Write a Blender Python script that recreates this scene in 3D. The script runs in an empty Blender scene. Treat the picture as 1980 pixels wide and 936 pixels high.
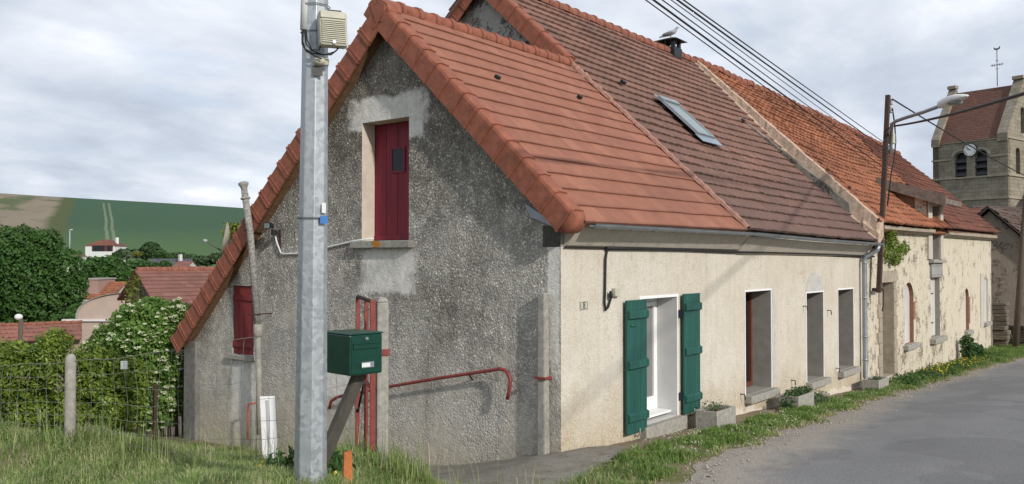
import bpy, math, random
import numpy as np
from mathutils import Vector, Matrix
from mathutils.geometry import tessellate_polygon
random.seed(7); rng = np.random.default_rng(11)
SC = bpy.context.scene
COL = SC.collection

# ------------------------------------------------------------------ survey of the place: eye point and sight lines
FP, CX, CY = 1670.0, 990.0, 468.0
TH, PH = math.radians(37.7), math.atan(35/1670)
F0 = Vector((math.cos(TH), math.sin(TH), 0)); RT = Vector((math.sin(TH), -math.cos(TH), 0)); ZZ = Vector((0, 0, 1))
FW = F0*math.cos(PH)+ZZ*math.sin(PH); UP = -F0*math.sin(PH)+ZZ*math.cos(PH)
def ray(px, py): return FW+RT*((px-CX)/FP)-UP*((py-CY)/FP)
_d = ray(1085, 880)
EYE = _d*(-2.6/_d.z)*-1
EYE = Vector((-_d.x*(-2.6/_d.z), -_d.y*(-2.6/_d.z), 2.6))
def _ax(px, py, i, v):
    d = ray(px, py); return EYE+d*((v-EYE[i])/d[i])
def pX(px, py, v=0.0): return _ax(px, py, 0, v)
def pY(px, py, v=0.0): return _ax(px, py, 1, v)
def pZ(px, py, v=0.0): return _ax(px, py, 2, v)
def pD(px, py, d): return EYE+ray(px, py)*d
def pP(px, py, p0, n):
    d = ray(px, py); return EYE+d*((p0-EYE).dot(n)/d.dot(n))

# ------------------------------------------------------------------ mesh building
class MB:
    def __init__(s): s.v = []; s.f = []; s.uv = {}; s.sm = []
    def add(s, vs, fs, smooth=False):
        o = len(s.v); s.v += [Vector(p) for p in vs]
        for f in fs: s.f.append([o+i for i in f]); s.sm.append(smooth)
        return s
    def hexa(s, p):   # 8 corners: bottom ring 0-3, top ring 4-7
        return s.add(p, [(3,2,1,0),(4,5,6,7),(0,1,5,4),(1,2,6,5),(2,3,7,6),(3,0,4,7)])
    def box(s, c, size, ax=None, ay=None, az=None):
        ax = Vector(ax or (1,0,0)).normalized(); ay = Vector(ay or (0,1,0)).normalized()
        az = Vector(az).normalized() if az else ax.cross(ay).normalized()
        c = Vector(c); a = ax*size[0]/2; b = ay*size[1]/2; d = az*size[2]/2
        return s.hexa([c-a-b-d, c+a-b-d, c+a+b-d, c-a+b-d, c-a-b+d, c+a-b+d, c+a+b+d, c-a+b+d])
    def bbox(s, lo, hi):
        lo = Vector(lo); hi = Vector(hi); return s.box((lo+hi)/2, hi-lo)
    def prism(s, poly, ext, smooth=False):
        poly = [Vector(p) for p in poly]; ext = Vector(ext); n = len(poly)
        tri = tessellate_polygon([poly])
        fs = [tuple(t) for t in tri]+[tuple(i+n for i in reversed(t)) for t in tri]
        s.add(poly+[p+ext for p in poly], fs)
        o = len(s.v)-2*n
        for i in range(n):
            j = (i+1) % n; s.f.append([o+i, o+j, o+n+j, o+n+i]); s.sm.append(smooth)
        return s
    def tube(s, path, r, seg=8, cap=True, smooth=True, ry=None):
        path = [Vector(p) for p in path]; n = len(path)
        rs = r if isinstance(r, (list, tuple)) else [r]*n
        T = []
        for i in range(n):
            t = path[min(i+1, n-1)]-path[max(i-1, 0)]; T.append(t.normalized())
        ref = Vector((0,0,1)) if abs(T[0].z) < .9 else Vector((1,0,0))
        a = T[0].cross(ref).normalized(); vs = []
        for i in range(n):
            a = (a-T[i]*a.dot(T[i])).normalized(); b = T[i].cross(a)
            for k in range(seg):
                w = 2*math.pi*(k+.5)/seg; vs.append(path[i]+a*math.cos(w)*rs[i]+b*math.sin(w)*rs[i])
        fs = []
        for i in range(n-1):
            for k in range(seg):
                l = (k+1) % seg; fs.append((i*seg+k, i*seg+l, (i+1)*seg+l, (i+1)*seg+k))
        s.add(vs, fs, smooth)
        if cap: 
            o = len(s.v)-n*seg
            s.f.append([o+k for k in reversed(range(seg))]); s.sm.append(False)
            s.f.append([o+(n-1)*seg+k for k in range(seg)]); s.sm.append(False)
        return s
    def lathe(s, c, prof, seg=16, axis=(0,0,1), smooth=True):
        ax = Vector(axis).normalized(); ref = Vector((1,0,0)) if abs(ax.x) < .9 else Vector((0,1,0))
        a = ax.cross(ref).normalized(); b = ax.cross(a); c = Vector(c); vs = []
        for (r, h) in prof:
            for k in range(seg):
                w = 2*math.pi*k/seg; vs.append(c+ax*h+a*math.cos(w)*r+b*math.sin(w)*r)
        fs = [(i*seg+k, i*seg+(k+1) % seg, (i+1)*seg+(k+1) % seg, (i+1)*seg+k) for i in range(len(prof)-1) for k in range(seg)]
        s.add(vs, fs, smooth); o = len(s.v)-len(vs)
        s.f.append([o+k for k in reversed(range(seg))]); s.sm.append(False)
        s.f.append([o+(len(prof)-1)*seg+k for k in range(seg)]); s.sm.append(False)
        return s
    def ball(s, c, rad, seg=14, rings=9):
        c = Vector(c); rad = Vector(rad) if not isinstance(rad, (int, float)) else Vector((rad,)*3); vs = []
        for i in range(rings+1):
            p = math.pi*i/rings
            for k in range(seg):
                w = 2*math.pi*k/seg; vs.append(c+Vector((rad.x*math.sin(p)*math.cos(w), rad.y*math.sin(p)*math.sin(w), rad.z*math.cos(p))))
        return s.add(vs, [(i*seg+k, (i+1)*seg+k, (i+1)*seg+(k+1) % seg, i*seg+(k+1) % seg) for i in range(rings) for k in range(seg)], True)
    def build(s, name, mat, parent=None, bevel=0, recalc=True, kind=None, label=None):
        me = bpy.data.meshes.new(name)
        P = np.array([tuple(p) for p in s.v]); lo = P.min(0); hi = P.max(0); c = (lo+hi)/2; c[2] = lo[2]
        me.from_pydata([tuple(p-c) for p in P], [], s.f)
        me.polygons.foreach_set('use_smooth', s.sm)
        if s.uv:
            ul = me.uv_layers.new(name='UVMap')
            for fi, p in enumerate(me.polygons):
                if fi in s.uv:
                    for k, li in enumerate(p.loop_indices): ul.data[li].uv = s.uv[fi][k]
        if recalc:
            import bmesh
            bm = bmesh.new(); bm.from_mesh(me); bmesh.ops.recalc_face_normals(bm, faces=bm.faces); bm.to_mesh(me); bm.free()
        if mat: me.materials.append(mat)
        return link(name, me, Vector(c), parent, bevel, kind, label)
def link(name, me, loc, parent=None, bevel=0, kind=None, label=None):
    o = bpy.data.objects.new(name, me); COL.objects.link(o)
    if parent:
        w = Vector((0,0,0)); q = parent
        while q: w += q.location; q = q.parent
        o.parent = parent; o.location = Vector(loc)-w
    else: o.location = loc
    if bevel:
        m = o.modifiers.new('bevel', 'BEVEL'); m.width = bevel; m.segments = 2; m.limit_method = 'ANGLE'
    if kind: o['kind'] = kind
    if label: o['label'] = label
    return o
def thing(name, label, cat, loc, group=None):
    o = bpy.data.objects.new(name, None); COL.objects.link(o); o.location = loc; o.empty_display_size = .2
    return tag(o, label, cat, group)
def tag(o, label, cat, group=None, kind=None):
    o['label'] = label; o['category'] = cat
    if group: o['group'] = group
    if kind: o['kind'] = kind
    return o
def arrays(name, V, Fc, mat, parent=None, var=None, kind=None, smooth=False, loc=None):
    V = np.asarray(V, dtype=np.float64); Fc = np.asarray(Fc, dtype=np.int32)
    c = V.mean(0); c[2] = V[:, 2].min()
    if loc is not None: c = np.array(loc)
    me = bpy.data.meshes.new(name); k = Fc.shape[1]; m = len(Fc)
    me.vertices.add(len(V)); me.vertices.foreach_set('co', (V-c).ravel().astype(np.float32))
    me.loops.add(m*k); me.loops.foreach_set('vertex_index', Fc.ravel())
    me.polygons.add(m); me.polygons.foreach_set('loop_start', np.arange(m, dtype=np.int32)*k)
    me.polygons.foreach_set('loop_total', np.full(m, k, dtype=np.int32))
    if smooth: me.polygons.foreach_set('use_smooth', np.ones(m, dtype=bool))
    me.update(calc_edges=True); me.validate()
    if var is not None:
        a = me.attributes.new('var', 'FLOAT', 'POINT'); a.data.foreach_set('value', np.asarray(var, dtype=np.float32))
    if mat: me.materials.append(mat)
    return link(name, me, Vector(c), parent, kind=kind)
def text_mesh(body, size, ext=.004):
    cu = bpy.data.curves.new('lettering', 'FONT'); cu.body = body; cu.size = size; cu.extrude = ext; cu.align_x = 'CENTER'; cu.align_y = 'CENTER'
    o = bpy.data.objects.new('lettering', cu); COL.objects.link(o)
    bpy.context.view_layer.update()
    me = bpy.data.meshes.new_from_object(o.evaluated_get(bpy.context.evaluated_depsgraph_get()))
    bpy.data.objects.remove(o); bpy.data.curves.remove(cu)
    return me
def add_text(mb, body, size, origin, ax, ay, ext=.004):
    me = text_mesh(body, size, ext); ax = Vector(ax).normalized(); ay = Vector(ay).normalized(); az = ax.cross(ay); O = Vector(origin)
    mb.add([O+ax*v.co.x+ay*v.co.y+az*v.co.z for v in me.vertices], [tuple(p.vertices) for p in me.polygons]); bpy.data.meshes.remove(me)

# ------------------------------------------------------------------ materials
class NT:
    def __init__(s, name, rough=.85, spec=.3):
        s.m = bpy.data.materials.new(name); s.m.use_nodes = True; s.t = s.m.node_tree; s.b = s.t.nodes['Principled BSDF']
        s.b.inputs['Roughness'].default_value = rough; s.b.inputs['Specular IOR Level'].default_value = spec
        s._co = None
    def n(s, typ, **kw):
        x = s.t.nodes.new(typ)
        for k, v in kw.items(): setattr(x, k, v)
        return x
    def l(s, a, b): s.t.links.new(a, b)
    def setin(s, sock, v):
        if isinstance(v, bpy.types.NodeSocket): s.l(v, sock)
        elif isinstance(v, (tuple, list)) and len(v) == 3 and sock.type == 'RGBA': sock.default_value = (*v, 1)
        else: sock.default_value = v
    @property
    def co(s):
        if s._co is None: s._co = s.n('ShaderNodeTexCoord')
        return s._co.outputs['Object']
    @property
    def uv(s):
        s.co; return s._co.outputs['UV']
    @property
    def pos(s): return s.n('ShaderNodeNewGeometry').outputs['Position']
    def map(s, vec, scale=(1,1,1), loc=(0,0,0), rot=(0,0,0)):
        x = s.n('ShaderNodeMapping'); s.l(vec, x.inputs[0]); x.inputs['Scale'].default_value = scale; x.inputs['Location'].default_value = loc; x.inputs['Rotation'].default_value = rot
        return x.outputs[0]
    def noise(s, scale, detail=4, rough=.6, vec=None, col=False, dist=0):
        x = s.n('ShaderNodeTexNoise'); s.l(vec if vec is not None else s.co, x.inputs['Vector'])
        x.inputs['Scale'].default_value = scale; x.inputs['Detail'].default_value = detail; x.inputs['Roughness'].default_value = rough; x.inputs['Distortion'].default_value = dist
        return x.outputs['Color' if col else 'Fac']
    def vor(s, scale, vec=None, feat='F1', out='Distance', rand=1):
        x = s.n('ShaderNodeTexVoronoi', feature=feat); s.l(vec if vec is not None else s.co, x.inputs['Vector'])
        x.inputs['Scale'].default_value = scale; x.inputs['Randomness'].default_value = rand
        return x.outputs[out]
    def math(s, op, a, b=0.0, c=0.0, clamp=False):
        x = s.n('ShaderNodeMath', operation=op); x.use_clamp = clamp
        for i, v in enumerate((a, b, c)): s.setin(x.inputs[i], v)
        return x.outputs[0]
    def ramp(s, f, stops, interp='LINEAR'):
        x = s.n('ShaderNodeValToRGB'); x.color_ramp.interpolation = interp; e = x.color_ramp.elements
        while len(e) < len(stops): e.new(.5)
        for i, (p, c) in enumerate(stops):
            e[i].position = p; e[i].color = (c, c, c, 1) if isinstance(c, (int, float)) else (*c, 1)
        s.setin(x.inputs[0], f); return x.outputs[0]
    def rng(s, f, a, b, c=0, d=1):
        x = s.n('ShaderNodeMapRange'); x.clamp = True; s.setin(x.inputs[0], f)
        for i, v in enumerate((a, b, c, d)): x.inputs[i+1].default_value = v
        return x.outputs[0]
    def mix(s, f, a, b, mode='MIX'):
        x = s.n('ShaderNodeMix', data_type='RGBA', blend_type=mode); s.setin(x.inputs[0], f); s.setin(x.inputs[6], a); s.setin(x.inputs[7], b)
        return x.outputs[2]
    def xyz(s, v):
        x = s.n('ShaderNodeSeparateXYZ'); s.l(v, x.inputs[0]); return x.outputs
    def color(s, c): s.setin(s.b.inputs['Base Color'], c); return s
    def bump(s, h, strength=.5, dist=.02):
        x = s.n('ShaderNodeBump'); x.inputs['Strength'].default_value = strength; x.inputs['Distance'].default_value = dist
        s.setin(x.inputs['Height'], h); s.l(x.outputs[0], s.b.inputs['Normal']); return s
def scale3(c, k): return tuple(x*k for x in c)
MT = {}
def simple(key, c, rough=.7, var=.25, sc=8, metal=0, spec=.3, bump=.15, bsc=None, bd=.01):
    k = NT(key, rough, spec); n = k.noise(sc, 5, .65)
    k.color(k.mix(k.ramp(n, [(.3, 0), (.72, 1)]), scale3(c, 1-var), scale3(c, 1+var)))
    k.b.inputs['Metallic'].default_value = metal
    if bump: k.bump(k.noise(bsc or sc*4, 5), bump, bd)
    MT[key] = k.m; return k.m

def _pp(x, y): p = pX(x, y); return p.y, p.z
GABLE_PATCH = []
for x_, y_, w_, h_ in ((745,214,74,20),(800,236,18,26),(748,520,52,48),(472,775,26,85),(1071,560,12,150),(640,735,40,40)):
    a_ = _pp(x_, y_); b_ = _pp(x_+w_, y_+h_); GABLE_PATCH.append((a_[0], a_[1], abs(a_[0]-b_[0]), abs(a_[1]-b_[1])))
def m_roughcast(key='roughcast', dark=1.0, smooth=.0):
    k = NT(key, .95, .15); P = k.pos
    big = k.noise(.55, 4, .6); med = k.noise(3, 4, .6)
    wob = k.n('ShaderNodeVectorMath', operation='MULTIPLY_ADD'); k.l(k.noise(22, 3, .6, col=True), wob.inputs[0]); wob.inputs[1].default_value = (.035,)*3; k.l(k.co, wob.inputs[2])
    vc = k.n('ShaderNodeTexVoronoi'); k.l(wob.outputs[0], vc.inputs['Vector']); vc.inputs['Scale'].default_value = 33
    cell = k.xyz(vc.outputs['Color'])[0]
    stone = k.ramp(cell, [(0, (.15,.142,.128)), (.35, (.225,.215,.197)), (.60, (.33,.318,.295)), (.82, (.47,.455,.425)), (1, (.66,.645,.60))])
    stone = k.mix(k.rng(vc.outputs['Distance'], .35, .62), stone, (.165,.155,.138))
    clump = k.rng(k.noise(5.5, 5, .7, k.map(k.co, (1,1,.8), (6,6,1))), .38, .64); stone = k.mix(clump, k.mix(1, stone, (.72,.72,.73), 'MULTIPLY'), k.mix(1, stone, (1.25,1.25,1.25), 'MULTIPLY'))
    fine = k.noise(60, 3, .7)
    cem = k.mix(fine, (.27,.258,.235), (.50,.48,.445))
    z = k.xyz(P)[2]
    # weathering: stones washed bare high up, cement slurry left lower down
    hm = k.rng(k.math('ADD', z, k.math('MULTIPLY', k.math('SUBTRACT', big, .5), 6.0)), .3, 3.2)
    c = k.mix(k.math('MULTIPLY', hm, k.rng(k.math('ADD', big, k.math('MULTIPLY', med, .25)), .35, .75, .75, 1)), k.mix(.55, cem, stone), stone)
    c = k.mix(k.rng(k.math('ADD', big, k.math('MULTIPLY', z, .045)), .58, .82), c, k.mix(1, c, (.66,.645,.62), 'MULTIPLY'))
    c = k.mix(k.rng(k.math('ADD', k.noise(1.3, 5, .65, k.map(k.co, (1,1,.5), (4,0,0))), k.math('MULTIPLY', z, -.07)), .58, .8), c, k.mix(1, c, (1.22,1.10,.90), 'MULTIPLY'))
    och = k.ramp(k.noise(2.3, 5, .7, k.map(k.co, (1,1,1), (9,3,2))), [(.735, 0), (.76, 1)])
    c = k.mix(k.math('MULTIPLY', och, .5), c, (.36,.17,.05))
    worn = k.rng(k.math('ADD', k.math('MULTIPLY', k.noise(1.9, 6, .68, k.map(k.co, (1,1,.6), (1,8,2))), 1.0), k.math('MULTIPLY', z, -.085)), .42, .60)
    c = k.mix(k.math('MULTIPLY', worn, .8), c, k.mix(k.rng(k.noise(9, 6, .75), .3, .7), (.235,.215,.185), (.41,.385,.34)))
    grime = k.rng(k.math('ADD', k.noise(.8, 6, .7, k.map(k.co, (1,1,.8), (7,1,4))), k.math('MULTIPLY', z, .04)), .56, .76)
    c = k.mix(k.math('MULTIPLY', grime, .55), c, k.mix(1, c, (.58,.57,.55), 'MULTIPLY'))
    yy = k.xyz(P)[1]; wn_ = k.math('MULTIPLY', k.math('SUBTRACT', k.noise(3.2, 7, .72), .5), 1.5); pm = None
    for yc, zc, hw, hh in GABLE_PATCH:
        e = k.math('MAXIMUM', k.math('ABSOLUTE', k.math('DIVIDE', k.math('SUBTRACT', yy, yc), hw)), k.math('ABSOLUTE', k.math('DIVIDE', k.math('SUBTRACT', z, zc), hh)))
        q = k.rng(k.math('ADD', e, wn_), .82, 1.12, 1, 0); pm = q if pm is None else k.math('MAXIMUM', pm, q)
    c = k.mix(k.math('MULTIPLY', pm, .78), c, k.mix(k.ramp(k.noise(6, 6, .75), [(.3, 0), (.7, 1)]), (.36,.35,.33), (.56,.55,.525)))
    worn = k.math('MAXIMUM', worn, pm)
    run = k.math('MULTIPLY', k.ramp(k.noise(1.0, 5, .7, k.map(k.co, (1, 5, .28), (3,3,3))), [(.52, 0), (.72, 1)]), .42)
    c = k.mix(run, c, k.mix(1, c, (.55,.54,.51), 'MULTIPLY'))
    foot = k.rng(k.math('ADD', z, k.math('MULTIPLY', wn_, .35)), -.55, .25, 1, 0); c = k.mix(k.math('MULTIPLY', foot, .5), c, (.27,.235,.165))
    c = k.mix(1, c, (1.56*dark, 1.545*dark, 1.505*dark), 'MULTIPLY')
    k.color(c)
    h = k.math('ADD', k.math('MULTIPLY', k.math('SUBTRACT', 1, vc.outputs['Distance']), k.math('MULTIPLY_ADD', worn, -.7, 1.0)), k.math('ADD', k.math('MULTIPLY', fine, .4), k.math('MULTIPLY', k.noise(7, 5, .65), 1.6)))
    k.bump(h, .7, .017); MT[key] = k.m
m_roughcast()
def m_render(key, c, speck=.0, dirt=(.30,.23,.13), zb=-.1, zt=.9, crack=False, sx=(0, 0)):
    k = NT(key, .92, .15); fine = k.noise(55, 4, .75); P = k.pos; z = k.xyz(P)[2]
    base = k.mix(k.ramp(fine, [(.34, 0), (.62, 1)]), scale3(c, .74), scale3(c, 1.14))
    base = k.mix(k.rng(k.noise(.8, 4, .6), .35, .7), base, k.mix(1, base, (.90,.87,.82), 'MULTIPLY'))
    x = k.xyz(P)[0]; gz = k.math('ADD', z, k.math('MULTIPLY', x, .052))
    low = k.rng(k.math('ADD', gz, k.math('MULTIPLY', k.math('SUBTRACT', k.noise(1.7, 5, .65), .5), 2.2)), zb, zt, 1, 0)
    stain = k.math('MULTIPLY', low, k.rng(k.noise(38, 3, .7), .42, .66))
    base = k.mix(k.math('MULTIPLY', low, .42), base, k.mix(1, base, (.78,.66,.46), 'MULTIPLY'))
    base = k.mix(k.math('MULTIPLY', stain, .9), base, dirt)
    streak = k.ramp(k.noise(1.0, 5, .7, k.map(k.co, (6, 6, .3))), [(.52, 0), (.74, 1)])
    hi = k.rng(z, .6, 2.6, .25, .62)
    base = k.mix(k.math('MULTIPLY', streak, hi), base, k.mix(1, base, (.66,.62,.55), 'MULTIPLY'))
    blot = k.ramp(k.noise(2.2, 7, .75, k.map(k.co, (1,1,1), (8,2,5))), [(.50, 0), (.66, 1)])
    base = k.mix(k.math('MULTIPLY', blot, .38), base, k.mix(1, base, (.78,.74,.68), 'MULTIPLY'))
    hair = k.math('MULTIPLY', k.ramp(k.vor(.8, k.map(k.noise(1.6, 5, .65, col=True), (1.2,1.2,1.2), (2,1,0)), 'DISTANCE_TO_EDGE'), [(.0, 1), (.008, 0)]), k.rng(k.noise(.6, 2), .5, .6))
    base = k.mix(k.math('MULTIPLY', hair, .6), base, (.22,.19,.15))
    if crack:
        cr = k.ramp(k.vor(.9, k.map(k.noise(2.5, 4, .6, col=True), (.7,.7,.7)), 'DISTANCE_TO_EDGE'), [(.0, 1), (.012, 0)])
        wash = k.rng(k.math('ADD', gz, k.math('MULTIPLY', k.noise(3, 5, .7), .6)), .38, .44, 1, 0)
        base = k.mix(k.math('MULTIPLY', wash, .65), base, (.66,.61,.54))
        spots = k.ramp(k.noise(9, 4, .7, k.map(k.co, (1,1,1), (5,5,5))), [(.70, 0), (.74, 1)])
        base = k.mix(k.math('MULTIPLY', spots, .5), base, (.36,.28,.2))
    k.color(base); k.bump(k.math('ADD', fine, k.math('MULTIPLY', k.noise(4, 4), 1.0)), .45, .012); MT[key] = k.m
m_render('cream', (.60,.562,.49)); m_render('old_cream', (.59,.548,.468), crack=True)
m_render('cornice_paint', (.53,.49,.43)); m_render('grey_plaster', (.36,.355,.34)); m_render('pink_wall', (.36,.24,.21)); m_render('dull_white', (.60,.60,.58))

def m_tile(key, cs, dark, lich, lamt, rough=.85, grime=.0, wide=1.0, foot=0):
    k = NT(key, rough, .25); sx = k.xyz(k.uv)
    fu = k.math('FLOOR', sx[0]); fv = k.math('FLOOR', sx[1])
    cmb = k.n('ShaderNodeCombineXYZ'); k.l(fu, cmb.inputs[0]); k.l(fv, cmb.inputs[1])
    wn = k.n('ShaderNodeTexWhiteNoise', noise_dimensions='2D'); k.l(cmb.outputs[0], wn.inputs['Vector'])
    c = k.ramp(wn.outputs['Value'], [(i/(len(cs)-1), q) for i, q in enumerate(cs)])
    c = k.mix(k.rng(k.noise(5, 5, .7), .35, .75), c, k.mix(1, c, (.80,.78,.78), 'MULTIPLY'))
    big = k.noise(.42, 5, .65)
    if grime: c = k.mix(k.math('MULTIPLY', k.rng(k.math('ADD', big, k.math('MULTIPLY', k.noise(7, 4, .7), .35)), .55, .85), grime), c, dark)
    if foot: c = k.mix(k.math('MULTIPLY', k.rng(k.math('ADD', sx[1], k.math('MULTIPLY', k.math('SUBTRACT', k.noise(1.1, 6, .7), .5), 16)), 1, 11, 1, 0), foot), c, k.mix(1, dark, (1.3,1.25,1.3), 'MULTIPLY'))
    # each tile darkens along its lower lip
    frv = k.math('FRACT', sx[1]); lip = k.rng(k.math('ADD', frv, k.math('MULTIPLY', k.noise(30, 3, .7), .10)), .10, .22, 1, 0)
    c = k.mix(k.math('MULTIPLY', lip, .25+.35*lamt), c, dark)
    l2 = k.ramp(k.noise(11, 6, .75, k.map(k.co, (1,1,1), (3,1,7))), [(.56, 0), (.70, 1)])
    c = k.mix(k.math('MULTIPLY', l2, lamt), c, lich)
    k.color(c); k.bump(k.noise(45, 4, .7), .25, .008); MT[key] = k.m
m_tile('tile_new', [(.275,.118,.078),(.315,.13,.083),(.295,.124,.081),(.355,.155,.10)], (.12,.058,.042), (.19,.12,.09), .32, grime=.28)
m_tile('tile_brown', [(.205,.108,.078),(.245,.122,.088),(.21,.108,.08),(.285,.146,.108)], (.085,.06,.05), (.20,.16,.13), .6, grime=.6, foot=.55)
m_tile('tile_orange', [(.34,.125,.062),(.41,.15,.07),(.30,.11,.058),(.45,.18,.09)], (.085,.045,.032), (.14,.085,.058), .55, grime=.55)
m_tile('tile_dark', [(.19,.072,.048),(.23,.085,.055),(.16,.062,.045),(.25,.1,.06)], (.07,.04,.032), (.13,.085,.07), .5, grime=.6)
m_tile('tile_far', [(.24,.105,.082),(.29,.125,.095),(.22,.10,.082),(.33,.155,.12)], (.13,.07,.055), (.22,.15,.12), .5, grime=.6)
m_tile('tile_church', [(.15,.078,.056),(.18,.09,.064),(.135,.07,.054),(.17,.086,.06)], (.09,.045,.035), (.15,.10,.08), .35, grime=.5)
m_tile('tile_slate', [(.075,.078,.088),(.095,.098,.108),(.065,.068,.076)], (.05,.05,.05), (.12,.12,.11), .3)
m_tile('tile_mossy', [(.12,.085,.07),(.15,.10,.08),(.10,.078,.066)], (.06,.045,.04), (.17,.15,.11), .5, grime=.5)
simple('terracotta', (.25,.088,.053), .75, .28, 7, bump=.2)
simple('terracotta_old', (.24,.095,.062), .85, .3, 6, bump=.25)
simple('mortar', (.46,.34,.255), .95, .3, 9, bump=.8, bd=.03)
simple('mortar_pink', (.36,.20,.155), .95, .3, 12, bump=.8, bd=.03)
simple('concrete', (.30,.285,.25), .92, .28, 14, bump=.4)
simple('cement', (.30,.295,.28), .95, .2, 9, bump=.5, bsc=30)
simple('cement_light', (.46,.445,.41), .95, .18, 7, bump=.5, bsc=28)
simple('concrete_dark', (.17,.165,.15), .95, .3, 10, bump=.5)
simple('stone_block', (.33,.28,.215), .95, .25, 4, bump=.4)
simple('white_paint', (.76,.76,.75), .5, .05, 3, bump=.04)
simple('reveal_paint', (.56,.555,.54), .8, .07, 3, bump=.1)
simple('reveal_warm', (.52,.46,.38), .85, .12, 5, bump=.1)
simple('reveal_grey', (.27,.255,.225), .9, .15, 4, bump=.2)
simple('red_metal', (.20,.038,.03), .55, .3, 14, bump=.2, spec=.4)
simple('rust', (.055,.034,.028), .85, .35, 18, bump=.3)
simple('orange_pipe', (.42,.10,.045), .6, .2, 10)
simple('zinc', (.30,.325,.35), .45, .18, 4, metal=.55, bump=.1)
simple('blue_zinc', (.27,.33,.38), .5, .12, 4, metal=.35, bump=.05)
simple('black_metal', (.018,.02,.024), .45, .3, 12)
simple('black_cable', (.018,.018,.018), .6, .2, 10, bump=0)
simple('grey_cable', (.10,.10,.10), .6, .2, 10, bump=0)
simple('beige_plastic', (.46,.45,.36), .5, .12, 12, bump=.05)
simple('white_plastic', (.66,.67,.66), .4, .06, 4, bump=.03)
simple('grey_plastic', (.36,.37,.38), .5, .1, 4, bump=.03)
simple('blue_tag', (.05,.17,.42), .5, .1, 8, bump=0)
simple('brown_wood', (.13,.045,.026), .6, .25, 12)
simple('fresh_wood', (.42,.14,.045), .8, .25, 14, bump=.3)
simple('dark_brick', (.25,.13,.085), .9, .3, 16, bump=.4)
simple('ochre_lichen', (.42,.17,.025), .95, .3, 30, bump=.5)
simple('soil', (.12,.085,.055), 1, .35, 10, bump=.8, bd=.03)
simple('bird_grey', (.30,.30,.32), .8, .25, 18, bump=.1)
simple('bird_dark', (.12,.12,.13), .8, .25, 18, bump=.1)
simple('bargewood', (.16,.09,.05), .85, .3, 10, bump=.2)
simple('old_fascia', (.17,.14,.115), .9, .35, 6, bump=.4)
simple('pale_concrete', (.42,.33,.275), .9, .08, 1.5, bump=.1)
simple('far_white', (.62,.62,.60), .8, .05, 1, bump=0)
simple('bark', (.09,.072,.055), .95, .3, 7, bump=.7, bd=.04)
simple('stem_green', (.06,.10,.03), .8, .3, 9, bump=.1)
simple('dark_stone', (.15,.125,.095), .95, .4, 3.5, bump=.7, bd=.05)

def m_glass(key, c=(.02,.025,.03), rough=.08):
    k = NT(key, rough, .25); k.color(k.mix(k.noise(2, 3), c, scale3(c, 1.8))); MT[key] = k.m
m_glass('dark_glass', (.012,.014,.018), .15); m_glass('sky_glass', (.14,.17,.17), .25); m_glass('grey_glass', (.13,.135,.135), .15); m_glass('lamp_glass', (.16,.17,.16), .3)

def m_wood(key, c, axis=(14, 14, .7), dirt=.35, rough=.6, dc=None, wear=None):
    k = NT(key, rough, .35); g = k.noise(1.0, 6, .7, k.map(k.co, axis))
    col = k.mix(k.ramp(g, [(.3, 0), (.7, 1)]), scale3(c, .68), scale3(c, 1.25))
    if wear:
        w = k.ramp(k.noise(1.0, 6, .75, k.map(k.co, (axis[0]*2, axis[1]*2, axis[2]*3), (3,2,1))), [(.62, 0), (.70, 1)])
        col = k.mix(k.math('MULTIPLY', w, dirt), col, wear)
    k.color(col); k.bump(g, .35, .008); MT[key] = k.m
m_wood('red_wood', (.19,.014,.03), (16,16,.8), .5, .6, wear=(.22,.075,.075))
m_wood('red_wood_old', (.21,.03,.03), (14,14,.8), .5, .7, wear=(.2,.08,.075))
m_wood('green_wood', (.014,.082,.064), (10,10,.7), .55, .5, wear=(.07,.16,.135))
m_wood('green_steel', (.006,.045,.031), (3,3,3), 0, .35)
m_wood('grey_board', (.085,.078,.066), (18,18,.8), .5, .9, wear=(.2,.19,.17))
m_wood('pole_wood', (.105,.082,.062), (18,18,.5), .5, .9, wear=(.18,.16,.13))
m_wood('white_shutter', (.52,.50,.47), (12,12,.8), .5, .8, wear=(.32,.28,.23))

def m_galv():
    k = NT('galvanised', .42, .5); cel = k.n('ShaderNodeTexVoronoi'); k.l(k.map(k.noise(9, 3, .6, col=True), (.25,)*3), cel.inputs['Vector'])
    add = k.n('ShaderNodeVectorMath', operation='ADD'); k.l(k.co, add.inputs[0]); k.l(k.map(k.noise(14, 3, .6, col=True), (.06,)*3), add.inputs[1]); k.l(add.outputs[0], cel.inputs['Vector'])
    cel.inputs['Scale'].default_value = 28
    v = k.xyz(cel.outputs['Color'])[0]
    c = k.mix(k.math('ADD', k.math('MULTIPLY', v, .55), k.math('MULTIPLY', k.noise(2.5, 5, .7, k.map(k.co, (1,1,.35))), .5)), (.27,.30,.325), (.46,.485,.505))
    sc = k.ramp(k.noise(7, 6, .8, k.map(k.co, (1,1,.6), (2,5,1))), [(.63, 0), (.68, 1)])
    c = k.mix(k.math('MULTIPLY', sc, .5), c, (.62,.635,.64))
    k.color(c); k.b.inputs['Metallic'].default_value = .45
    k.l(k.rng(v, 0, 1, .38, .56), k.b.inputs['Roughness']); MT['galvanised'] = k.m
m_galv()

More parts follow.
